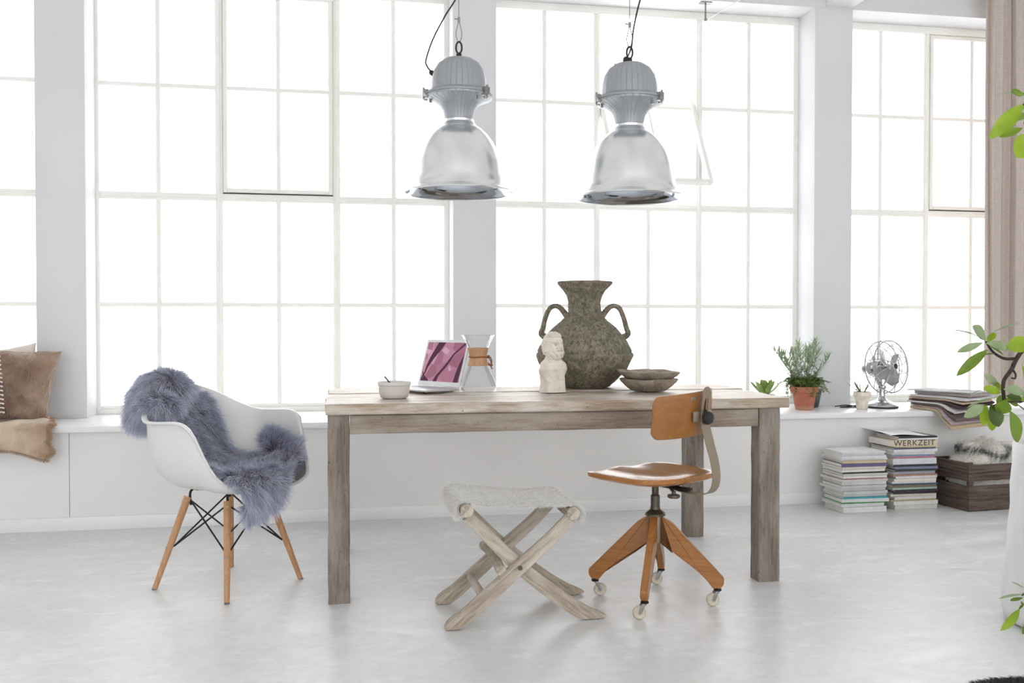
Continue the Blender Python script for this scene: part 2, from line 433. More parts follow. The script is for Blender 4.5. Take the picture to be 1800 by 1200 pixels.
for i, (a, b) in enumerate(LX):
    for j_, (c, d) in enumerate(LY):
        obj('leg', rough_box(a, b, c, d, 0, .733, 2, i*2+j_+5), MT['table_z'], tb, angle=30)
obj('apron', rough_box(-.865, .828, -.442, -.402, .657, .7315, 0, 11), MT['table_x'], tb, angle=30)
obj('apron', rough_box(-.865, .828, .41, .45, .657, .7315, 0, 12), MT['table_x'], tb, angle=30)
obj('apron', rough_box(-.93, -.89, -.365, .391, .657, .7315, 1, 13), MT['table_y'], tb, angle=30)
obj('apron', rough_box(.865, .905, -.365, .391, .657, .7315, 1, 14), MT['table_y'], tb, angle=30)

# ------------------------------------------------------------------ ARMCHAIR (moulded shell on dowel legs)
CH = empty('armchair', (-.477, 4.026, 0), radians(-38), 'white moulded plastic armchair on wooden dowel legs with black cross wires', 'chair')
# rim and wall-foot of the bucket by angle (0 = front lip, 180 = middle of the back); mirrored left and right
RIM = [(0, .272,0,.424), (20, .268,.105,.428), (38, .245,.200,.446), (52, .195,.258,.485), (61, .150,.285,.580), (68, .122,.300,.668), (74, .09,.308,.702),
       (84, .03,.315,.706), (100, -.05,.318,.700), (118, -.125,.305,.700), (135, -.19,.255,.730), (150, -.245,.19,.780), (165, -.285,.10,.818), (180, -.30,0,.828)]
FOOT = [(0, .235,0,.425), (38, .205,.175,.425), (63, .105,.262,.424), (84, .01,.275,.424), (118, -.115,.255,.426), (150, -.20,.15,.434), (180, -.225,0,.440)]
def tabi(tab, a):
    a = abs(a); xs = [t[0] for t in tab]
    def smooth(col):
        # monotone-ish cubic via fine catmull resample
        return float(np.interp(a, xs, [t[col] for t in tab]))
    return Vector((smooth(1), smooth(2), smooth(3)))
def shell_pt(u, v):
    a = (u*360) if u <= .5 else (u*360-360); s = 1 if a >= 0 else -1
    def S(tab):
        w = [(-6,.15),(-3,.2),(0,.3),(3,.2),(6,.15)]; p = Vector((0,0,0))
        for d, k in w: 
            q = tabi(tab, min(180, abs(abs(a)+d)) if abs(a)+d <= 180 else 180-(abs(a)+d-180)); p += q*k
        return p
    R_, F_ = S(RIM), S(FOOT); R_.y *= s; F_.y *= s
    if abs(a) < .01 or abs(abs(a)-180) < .01: R_.y = F_.y = 0
    C0 = Vector((.01, 0, .418)); 
    h = R_.z-F_.z
    P1 = C0*.35+Vector((F_.x, F_.y, .412))*.65
    P2 = Vector((F_.x+(R_.x-F_.x)*.62, F_.y+(R_.y-F_.y)*.62, F_.z-.014-.03*h))
    P3 = F_*.15+R_*.85 if h > .06 else F_*.4+R_*.6
    P3 = Vector((F_.x+(R_.x-F_.x)*.92, F_.y+(R_.y-F_.y)*.92, F_.z+.52*h))
    pts = [C0, P1, P2, P3, R_]
    # de Casteljau-like B-spline: evaluate Bezier of degree 4
    b = [(1-v)**4, 4*v*(1-v)**3, 6*v*v*(1-v)**2, 4*v**3*(1-v), v**4]
    p = sum((pts[i]*b[i] for i in range(5)), Vector((0,0,0)))
    return p
def shell_lip(u, v):
    # last tenth rolls outward into a flat lip
    if v <= .9: return shell_pt(u, v/.9)
    p = shell_pt(u, 1); q = (v-.9)/.1
    d = Vector((p.x-.0, p.y, 0)).normalized(); a = abs(u*360 if u <= .5 else 360-u*360)
    k = .020 if a > 70 else .012
    return p+d*k*q+Vector((0,0,.004*sin(q*pi)-.004*q))
bm = grid(lambda u, v: shell_lip(u, v*.985+.015), 96, 34, closed_u=True)
# close the little hole in the middle
ring = [v for v in bm.verts if v.is_boundary and (v.co-Vector((.01,0,.418))).length < .05]
bmesh.ops.contextual_create(bm, geom=list({e for v in ring for e in v.link_edges if e.is_boundary}))
sh = obj('shell', bm, MT['shell'], CH, angle=60)
md = sh.modifiers.new('thick', 'SOLIDIFY'); md.thickness = .006; md.offset = 0
ang0 = [math.atan2(3.995-4.026, -.775+.477), math.atan2(3.746-4.026, -.452+.477), math.atan2(4.053-4.026, -.18+.477), math.atan2(4.311-4.026, -.5+.477)]
ang0 = [a+radians(38) for a in ang0]
feet = [Vector((.292*cos(a), .292*sin(a), 0)) for a in ang0]; tops = [Vector((.160*cos(a), .160*sin(a), .375)) for a in ang0]
for i in range(4):
    f, t = feet[i], tops[i]
    bm = BM(); tube(bm, [f+(t-f)*.012, f+(t-f)*.5, t], [.0105, .0135, .0155], 18)
    lg = obj('leg', bm, MT['beech'], CH)
    bm = BM(); lathe(bm, [(0,0),(.010,0),(.0112,.002),(.0108,.006),(0,.006)], 16, c=tuple(f)); obj('glide', bm, MT['steel'], lg)
    for q in (.95, .45):
        pc = f+(t-f)*q; out = Vector((f.x, f.y, 0)).normalized()
        bm = BM(); tube(bm, [pc+out*.008, pc+out*(.0165 if q > .8 else .0155)], .0045, 10); obj('bolt', bm, MT['steel'], lg)
    # bracket from leg head to the shell
    inn = -Vector((f.x, f.y, 0)).normalized(); side = Vector((0, 0, 1))
    bm = BM()
    a = t-Vector((0,0,.035))+inn*.012
    tube(bm, catmull([a, t+inn*.008+Vector((0,0,.012)), t+inn*.022+Vector((0,0,.032)), t+inn*.045+Vector((0,0,.036))], 4), .005, 8)
    lathe(bm, [(0,0),(.018,0),(.018,.008),(.012,.016),(0,.016)], 14, c=tuple(t+inn*.045+Vector((0,0,.026))))
    obj('bracket', bm, MT['black'], CH)
bm = BM()
for i in range(4):
    j = (i+1) % 4
    for p, q in ((i, j), (j, i)):
        a = feet[p]+(tops[p]-feet[p])*.46; b = feet[q]+(tops[q]-feet[q])*.96
        ia = -Vector((a.x, a.y, 0)).normalized()*.015; ib = -Vector((b.x, b.y, 0)).normalized()*.015
        tube(bm, [a+ia, b+ib], .0036, 8)
obj('cross_wires', bm, MT['black'], CH)

# ------------------------------------------------------------------ LONG-HAIRED SHEEPSKIN over the armchair (same frame as the chair)
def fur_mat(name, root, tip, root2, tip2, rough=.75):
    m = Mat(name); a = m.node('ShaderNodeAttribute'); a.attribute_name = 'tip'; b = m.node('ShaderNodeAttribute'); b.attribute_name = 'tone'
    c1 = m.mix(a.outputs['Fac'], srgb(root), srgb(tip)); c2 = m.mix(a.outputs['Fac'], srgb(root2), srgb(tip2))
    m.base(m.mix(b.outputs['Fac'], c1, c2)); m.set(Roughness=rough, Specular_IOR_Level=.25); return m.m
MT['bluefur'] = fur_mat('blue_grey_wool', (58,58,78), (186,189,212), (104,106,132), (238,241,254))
SK = [(0,.325,-.165,.375,.03),(.07,.328,-.160,.425,.075),(.14,.305,-.135,.465,.125),(.24,.24,-.05,.482,.175),(.36,.16,-.0,.478,.205),(.50,.05,.02,.474,.195),
      (.60,-.07,.02,.488,.155),(.69,-.16,.01,.535,.125),(.78,-.215,.0,.64,.115),(.88,-.262,-.01,.75,.12),(.95,-.285,-.03,.80,.11),(1,-.295,-.035,.825,.09)]
def skin(u, v):
    c = [float(np.interp(u, [k[0] for k in SK], [k[i] for k in SK])) for i in range(1,5)]
    du = .025; c = [sum(float(np.interp(min(1,max(0,u+d)), [k[0] for k in SK], [k[i] for k in SK])) for d in (-du,-du/2,0,du/2,du))/5 for i in range(1,5)]
    t = v*2-1; x, y, z, w = c; X, Y, Z_ = x, y+w*t, z
    seat = exp(-((u-.42)/.20)**2)
    if t > 0:   # far edge is folded up against the arm of the chair
        f = exp(-((u-.38)/.12)**2)*t**2
        Z_ += .08*f; X += .02*f; Y += .035*f
    Z_ += .028*seat*abs(t)**3
    bk = exp(-((u-.80)/.11)**2); X += .05*bk*abs(t)**2.0
    hb = 0; Z_ += -.075*hb*t*t-(.06*hb*max(0,-t)**2); X += .05*hb*t*t; Y += .03*hb*max(0,-t)**2
    Z_ += .008*sin(9*u+4*t)*sin(7*t+u*11)
    return (X, Y, Z_)
P, F, N, dU, dV = gridarrays(skin, 80, 36)
ref = np.array([[(0,0,1) if u < .6 else ((1,0,.3) if u < .82 else ((-.4,0,1) if u < .92 else (-1,0,.2)))]*36 for u in np.linspace(0,1,80)], float)
sg = np.sign((N*ref).sum(2, keepdims=True)); sg[sg == 0] = 1; N = N*sg
def hash2(a, b, k): return np.modf(np.sin(a*127.1+b*311.7+k*74.7)*43758.5453)[0]
def clumps(A, NN, TU, TV, u, v, nu_, nv_, lift, pull):
    n = len(u); cu = np.clip(np.round(u*nu_+rng.normal(size=n)*.3)/nu_, 0, 1); cv = np.clip(np.round(v*nv_+rng.normal(size=n)*.3)/nv_, 0, 1)
    p = bil(A, u, v); nn = bil(NN, u, v); tgt = bil(A, cu, cv)
    return cu, cv, p, nn, (tgt-p)*pull
# sheet
n = 62000; u = rng.random(n); v = rng.random(n)
edge = rng.random(n) < .16; v = np.where(edge, np.where(rng.random(n) < .5, rng.random(n)*.04, 1-rng.random(n)*.04), v)
u = np.where(rng.random(n) < .05, rng.random(n)*.03, u)
cu, cv, Pp, Nn, pull = clumps(P, N, None, None, u, v, 40, 15, 0, 3.2)
Tv = bil(dV/(np.linalg.norm(dV, axis=2, keepdims=True)+1e-9), u, v); Tu = bil(dU/(np.linalg.norm(dU, axis=2, keepdims=True)+1e-9), u, v)
lat = v*2-1
D = Nn*.55+Tv*(lat*.75)[:,None]+Tu*(hash2(cu,cv,1)*.45-(u < .30)*.75)[:,None]+Tv*(hash2(cu,cv,2)*.45)[:,None]+rng.normal(size=(n,3))*.13
D[:,2] -= .12
bend = np.clip(pull+np.array([0,0,-.38])+hash2(cu,cv,5)[:,None]*Tv*.25, -.5, .5)
tone = np.clip(.40+.45*hash2(cu,cv,3)+rng.normal(size=n)*.22, 0, 1); Ls = .056*(.7+.6*rng.random(n))
SV, SF = [P.reshape(-1,3)], list(F); PP_, DD, LL, BB, TT = [Pp], [D], [Ls], [bend], [tone]
def lump(c, r, rot, nh, comb, shade, droop=-.35, hl=.056):
    Rm = np.array(Euler(rot).to_matrix())
    def f(u, v):
        th, ph = u*2*pi, v*pi; q = Rm @ np.array([r[0]*sin(ph)*cos(th), r[1]*sin(ph)*sin(th), r[2]*cos(ph)])
        return tuple(np.array(c)+q*(1+.05*sin(3*th+5*ph)))
    A, Fc, _, dU_, dV_ = gridarrays(f, 40, 24); off = sum(len(q) for q in SV)
    SV.append(A.reshape(-1,3)); SF.extend([tuple(i+off for i in q) for q in Fc])
    v_ = np.arccos(1-2*rng.random(nh))/pi; u_ = rng.random(nh); cu = np.round(u_*30+rng.normal(size=nh)*.3)/30 % 1; cv = np.clip(np.round(v_*13+rng.normal(size=nh)*.3)/13, .02, .98)
    p = bil(A, u_, v_); tg = bil(A, cu, cv); nn = p-np.array(c); nn /= np.linalg.norm(nn, axis=1, keepdims=True)
    cb = np.array(comb); cb = cb-nn*(nn@cb)[:,None]
    d = nn*.36+cb*1.0+rng.normal(size=(nh,3))*.13+np.stack([hash2(cu,cv,1), hash2(cu,cv,2), hash2(cu,cv,4)], 1)*.38
    PP_.append(p); DD.append(d); LL.append(hl*(.7+.6*rng.random(nh))); BB.append(np.clip((tg-p)*3+np.array([0,0,droop]), -.5, .5))
    TT.append(np.clip(shade+.45*hash2(cu,cv,3)+rng.normal(size=nh)*.22, 0, 1))
lump((-.310,-.062,.795), (.070,.138,.080), (0,0,.15), 34000, (-.25,-.5,-.35), .6)      # skin rolled over the back of the chair
lump((-.318,-.145,.735), (.038,.070,.038), (0,0,.15), 12000, (-.2,-.3,-.7), .5, -.5)
lump((-.215,-.175,.745), (.070,.085,.040), (0,.1,.6), 13000, (.3,-.6,-.1), .5, -.25, .048)
lump((.085,.215,.545), (.115,.030,.055), (0,.35,-.25), 13000, (.6,.1,.2), .08, -.1, .046)      # flap folded up against the far arm
Pp, D, L, bend, tone = np.concatenate(PP_), np.concatenate(DD), np.concatenate(LL), np.concatenate(BB), np.concatenate(TT); SVa = np.concatenate(SV)
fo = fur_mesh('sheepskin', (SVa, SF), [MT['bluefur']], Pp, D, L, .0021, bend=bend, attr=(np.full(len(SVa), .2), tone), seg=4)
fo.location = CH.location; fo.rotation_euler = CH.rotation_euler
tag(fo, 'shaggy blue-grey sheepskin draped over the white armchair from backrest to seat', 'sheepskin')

# ------------------------------------------------------------------ FOLDING STOOL
ST = empty('folding_stool', (.645, 3.455, 0), radians(.5), 'folding driftwood stool with crossed curved legs and a white hide seat', 'stool')
def swept(cl, ws, cut=True):
    cl = [Vector((x, z)) for x, z in cl]; L_, R_ = [], []
    for i, p in enumerate(cl):
        t = (cl[min(i+1,len(cl)-1)]-cl[max(i-1,0)]).normalized(); nn = Vector((-t.y, t.x)); w_ = ws[i] if isinstance(ws, list) else ws
        L_.append(p+nn*w_/2); R_.append(p-nn*w_/2)
    poly = [(q.x, max(q.y, .003)) for q in L_+R_[::-1]]; out = []
    for p in poly:
        if not out or (abs(out[-1][0]-p[0])+abs(out[-1][1]-p[1])) > .002: out.append(p)
    return out
def c2(pts, n=5): return [(p.x, p.z) for p in catmull([(x,0,z) for x, z in pts], n)]
legA = c2([(.160,.385),(.079,.306),(-.03,.213),(-.151,.109),(-.225,.046),(-.275,.018),(-.30,.008)])
legB = c2([(-.215,.400),(-.13,.312),(-.03,.213),(.085,.118),(.175,.052),(.235,.022),(.30,.012)])
wA = [float(np.interp(i/(len(legA)-1), [0,.3,.55,.75,.88,1], [.042,.050,.054,.054,.040,.004])) for i in range(len(legA))]
for nm, cl, ys in (('A', legA, (-.178, .135)), ('B', legB, (-.150, .163))):
    for y in ys:
        # straighten the leg along local X so the grain runs along it
        a = atan2(cl[0][1]-cl[-1][1], cl[0][0]-cl[-1][0])
        mx_, mz_ = -.0, .21
        loc = [((x-mx_)*cos(a)+(z-mz_)*sin(a), -(x-mx_)*sin(a)+(z-mz_)*cos(a)) for x, z in swept(cl, wA)]
        bm = BM(); prism(bm, loc, -.0135, .0135, bev=.0035)
        o = obj('leg', bm, MT['stool'], ST, angle=35); o.location = (mx_, y, mz_); o.rotation_euler = (0, -a, 0)
def dowel(name, pts, rad, parent=ST):
    p0 = Vector(pts[0]); bm = BM(); q = catmull([Vector(p)-p0 for p in pts], 5)
    Mx = Matrix.Rotation(-pi/2, 4, 'Z'); q = [Mx @ v for v in q]
    tube(bm, q, rad, 14); o = obj(name, bm, MT['stool'], parent); o.location = p0; o.rotation_euler = (0,0,pi/2); return o
dowel('seat_rail', [(-.222,-.20,.426),(-.222,.19,.426)], [.024,.024])
dowel('seat_rail', [(.165,-.20,.402),(.165,.19,.402)], [.024,.024])
dowel('stretcher', [(-.098,-.185,.205),(-.10,-.02,.222),(-.105,.165,.215)], [.019,.017,.019])
dowel('stretcher', [(-.155,-.165,.105),(-.175,-.05,.128),(-.165,.14,.105)], [.015,.016,.014])
for y in (-.192, .177):
    bm = BM(); tube(bm, [(-.03,y-.004,.213),(-.03,y+.012,.213)], .0085, 12); obj('pivot_pin', bm, MT['bronze'], ST)
MT['hide'] = fur_mat('white_cowhide', (228,227,223), (244,243,240), (205,200,192), (230,226,220))
def hide(u, v):
    s = (u*2-1); y = -.185+.37*v
    # wraps both rails and tucks down outside them
    if abs(s) < .74: x = s/.74*.19; z = .440-.012*(1-(s/.74)**2)-.004*sin(5*v)
    else:
        a = (abs(s)-.74)/.26*2.35; x = .19+.0295*sin(a); z = .412+.0295*cos(a)
        x = math.copysign(x, s)
    x -= .0285; z += -.012*(x+.0285)/.19
    y += .018*sin(6*u)*(v-.5)+.010*sin(13*u)*(1 if v < .5 else -1)
    return (x, y, z+.002)
P, F, N, dU, dV = gridarrays(hide, 60, 24)
N = N*np.sign((N*np.stack([(P[...,0]+.03)*3*(abs(P[...,0]+.03) > .185), P[...,1]*0, np.where(abs(P[...,0]+.03) > .185, P[...,2]-.41, 1)], 2)).sum(2, keepdims=True)+1e-9)
n = 24000; u = rng.random(n); v = rng.random(n)
e = rng.random(n); v = np.where(e < .10, rng.random(n)*.02, np.where(e < .2, 1-rng.random(n)*.02, v)); u = np.where(e > .86, np.where(rng.random(n) < .5, rng.random(n)*.03, 1-rng.random(n)*.03), u)
Pp = bil(P, u, v); Nn = bil(N, u, v); ed = np.minimum(np.minimum(v, 1-v)*10, 1)
D = Nn*.35+np.stack([np.sign(u-.5)*.5*(abs(u-.5) > .2)+.35*(abs(u-.5) <= .2), (v-.5)*.8, np.full(n,-.15)], 1)+rng.normal(size=(n,3))*.22
L = np.where((u < .12) | (u > .88), .024, .012)*(.7+.6*rng.random(n))
ho = fur_mesh('seat', (P.reshape(-1,3), F), [MT['hide']], Pp, D, L, .0016, parent=ST, bend=np.tile([0,0,-.3],(n,1)), attr=(np.zeros(60*24), np.clip(rng.normal(size=n)*.3+((u < .1) | (u > .9))*.3, 0, 1)), seg=2)
ho['label'] = 'white short-haired hide slung between the seat rails'
sm = ho.modifiers.new('t', 'SOLIDIFY') if False else None

# ------------------------------------------------------------------ SWIVEL CHAIR
SW = empty('swivel_chair', (1.197, 3.483, 0), 0, 'varnished orange-brown wooden swivel chair on four splayed legs with cream casters', 'chair')
LEGA = [radians(152), radians(-118), radians(-26), radians(65)]
prof = roundpoly([(.024,.338),(.062,.318),(.264,.108),(.264,.086),(.252,.069),(.222,.069),(.206,.092),(.170,.128),(.060,.205),(.024,.232)],
                 [.002,.03,.006,.006,.006,.006,.02,.04,.06,.002], 4)
for a in LEGA:
    e = empty('leg', (0,0,0)); e.parent = SW
    bm = BM(); prism(bm, prof, -.0135, .0135, bev=.003); 
    lg = obj('leg', bm, MT['orange'], SW, angle=35); bpy.data.objects.remove(e); lg.rotation_euler = (0,0,a)
    # caster, trailing
    cs = empty('caster', (.240, 0, 0)); cs.parent = lg; tr = radians({152:350, -118:178, -26:183, 65:176}[round(math.degrees(a))])-a
    bm = BM(); lathe(bm, [(0,.071),(.011,.071),(.011,.068),(.015,.066),(.015,.060),(.008,.056),(0,.056)], 18); obj('swivel_stem', bm, MT['black'], cs)
    ox, oy = .020*cos(tr), .020*sin(tr)
    bm = BM(); Mw = Tm((ox, oy, .0262), (pi/2, 0, tr))
    lathe(bm, [(0,-.009),(.008,-.009),(.010,-.007),(.021,-.010),(.025,-.006),(.0262,0),(.025,.006),(.021,.010),(.010,.007),(.008,.009),(0,.009)], 28, M=Mw)
    obj('wheel', bm, MT['cream'], cs)
    bm = BM(); sd = Vector((-sin(tr), cos(tr), 0))*.0115
    for s in (1, -1):
        tube(bm, catmull([Vector((0,0,.060))+sd*s*.9, Vector((ox*.5,oy*.5,.050))+sd*s, Vector((ox,oy,.026))+sd*s], 4), 1, flat=(.012,.0025), up=tuple(sd.normalized()))
    tube(bm, [Vector((ox,oy,.0262))-sd*1.2, Vector((ox,oy,.0262))+sd*1.2], .0045, 10)
    obj('fork', bm, MT['steel'], cs)
bm = BM(); lathe(bm, [(0,.232),(.024,.232),(.026,.238),(.026,.335),(.024,.342),(0,.342)], 28); obj('hub', bm, MT['nickel'], SW)
bm = BM(); lathe(bm, [(.0,.338),(.040,.338),(.040,.346),(.034,.352),(.020,.362),(.019,.372),(0,.372)], 28); obj('hub_cap', bm, MT['bronze'], SW)
bm = BM(); lathe(bm, [(0,.355),(.018,.355),(.018,.415),(.016,.417),(.0135,.42),(.0135,.462),(0,.462)], 24); obj('column', bm, MT['bronze'], SW)
UP = empty('seat_assembly', (0,0,0)); UP.rotation_euler = (0,0,radians(120)); UP.parent = SW   # local +X is the sitting direction
UP.name = 'seat_carrier'
def seat(u, v, top=True):
    # superellipse plan, saddle dished with a ridge between the thighs
    a = u*2*pi; e = .42
    c, s = cos(a), sin(a); ex = math.copysign(abs(c)**e, c); ey = math.copysign(abs(s)**e, s)
    wx = .212; wy = .222*(1-.10*max(0,-ex)**1.5)
    if ex < 0: ex = math.copysign(abs(c)**.75, c); wx = .20
    x, y = ex*wx*v, ey*wy*v
    z = .505
    z -= .014*exp(-((x+.03)/.12)**2-(y/.13)**2)
    fr = max(0, x/.195); z += fr*fr*(.004*exp(-(y/.035)**2)-.004*(exp(-((abs(y)-.10)/.055)**2)))
    bk = max(0, -x/.19); z += .014*bk**3
    z += .006*(abs(y)/.2)**4
    return Vector((x, y, z))
bm = BM(); nu, nv = 96, 16
T_ = [[None]*nu for _ in range(nv)]; B_ = [[None]*nu for _ in range(nv)]
top0 = bm.verts.new(seat(0, 0)); bot0 = bm.verts.new(seat(0,0)-Vector((0,0,.016)))
for j in range(nv):
    v = (j+1)/nv
    for i in range(nu):
        p = seat(i/nu, v); ed = max(0, (v-.86)/.14); fwd = max(0, cos(2*pi*i/nu))
        T_[j][i] = bm.verts.new(p-Vector((0,0,.004*ed**2)))
        q = seat(i/nu, v*.99); B_[j][i] = bm.verts.new(Vector((q.x, q.y, q.z-.027+.007*ed**2-.004*(1-v))))
for i in range(nu):
    k = (i+1) % nu
    bm.faces.new((top0, T_[0][i], T_[0][k])); bm.faces.new((bot0, B_[0][k], B_[0][i]))
    for j in range(nv-1):
        bm.faces.new((T_[j][i], T_[j+1][i], T_[j+1][k], T_[j][k])); bm.faces.new((B_[j][k], B_[j+1][k], B_[j+1][i], B_[j][i]))
    bm.faces.new((T_[-1][i], B_[-1][i], B_[-1][k], T_[-1][k]))
st = obj('seat', bm, MT['orange_seat'], UP, angle=50)
bm = BM(); box(bm, -.10, .10, -.045, .045, .462, .478, .003); box(bm, -.17, .02, -.02, .02, .455, .464, .002); obj('seat_plate', bm, MT['black'], UP)
bm = BM(); lathe(bm, [(0,.455),(.008,.455),(.008,.444),(.021,.443),(.024,.439),(.024,.434),(.020,.430),(0,.430)], 20, c=(-.135,.05,0)); tube(bm, [(-.135,.05,.45),(-.10,.03,.462)], .006, 8)
obj('tilt_knob', bm, MT['bronze'], UP)
# spring-steel back strap
strap = catmull([(-.06,0,.458),(-.16,0,.450),(-.235,0,.452),(-.278,0,.472),(-.294,0,.515),(-.285,0,.58),(-.262,0,.65),(-.242,0,.73),(-.250,0,.832)], 8)
bm = BM(); wds = [float(np.interp(i/(len(strap)-1), [0,.3,.5,.75,1], [.038,.044,.046,.050,.046])) for i in range(len(strap))]
R = []
for i, p in enumerate(strap):
    t = (strap[min(i+1,len(strap)-1)]-strap[max(i-1,0)]).normalized(); nn = t.cross(Vector((0,1,0))).normalized(); w_ = wds[i]/2
    R.append([bm.verts.new(p+Vector((0,s*w_,0))+nn*h) for s, h in ((-1,-.0015),(1,-.0015),(1,.0015),(-1,.0015))])
for a, b in zip(R, R[1:]):
    for k in range(4): bm.faces.new((a[k], a[(k+1)%4], b[(k+1)%4], b[k]))
bm.faces.new(R[0]); bm.faces.new(R[-1])
# rounded head
prism(bm, [(.023*cos(t), .023*sin(t)) for t in np.linspace(0, pi, 12)], -.0015, .0015, M=Tm((-.250,0,.831), (0,0,pi/2)) @ Matrix.Rotation(radians(0),4,'X'))
obj('back_strap', bm, MT['nickel'], UP, angle=35)
slot = [(-.0045,-.034),(.0045,-.034),(.0045,.034),(-.0045,.034)]
bm = BM(); prism(bm, roundpoly([(-.008,-.040),(.008,-.040),(.008,.040),(-.008,.040)], .0079, 5), -.0006, .0006, M=Tm((-.2485,0,.795), (0,radians(-8),pi/2)))
o = obj('slot_rim', bm, MT['black'], UP)
bm = BM(); prism(bm, roundpoly([(-.0035,-.030),(.0035,-.030),(.0035,.030),(-.0035,.030)], .0034, 5), -.0006, .0006, M=Tm((-.2496,0,.797), (0,radians(-8),pi/2)))
obj('slot', bm, MT['orange'], UP)
bm = BM(); lathe(bm, [(0,-.004),(.010,-.004),(.010,.006),(.021,.008),(.0245,.012),(.0245,.020),(.021,.026),(.010,.029),(0,.030)], 28, M=Tm((-.240,0,.738), (0,-pi/2,0)))
obj('back_knob', bm, MT['rubber'], UP)
# backrest: curved plywood panel, slightly rolled
def back(u, v):
    a = (u*2-1); h = (v*2-1); ang = a*.66; Rr = .29
    hh = .083*(1-.05*abs(a)**3-.30*max(0, (abs(a)-.86)/.14)**2.4)
    x = -.212+Rr*(1-cos(ang))+.003*h*h-.008*h; y = Rr*sin(ang)*.96
    return Vector((x, y, .752+hh*h))
bb = grid(back, 81, 13)
for v in bb.verts:      # round the four corners
    pass
me_o = obj('backrest', bb, MT['orange_y'], UP, angle=60); me_o.rotation_euler = (radians(-4), 0, 0); me_o.location = (0, -.030, .0)
md = me_o.modifiers.new('t', 'SOLIDIFY'); md.thickness = .010; md.offset = 0
md = me_o.modifiers.new('b', 'BEVEL'); md.width = .0035; md.segments = 2; md.limit_method = 'ANGLE'
bm = BM(); box(bm, -.232, -.222, -.05, .05, .722, .762, .003); tube(bm, [(-.225,.0,.742),(-.24,0,.742)], .008, 12)
box(bm, -.222, -.214, .030, .055, .800, .815, .002)
obj('back_bracket', bm, MT['nickel'], UP)
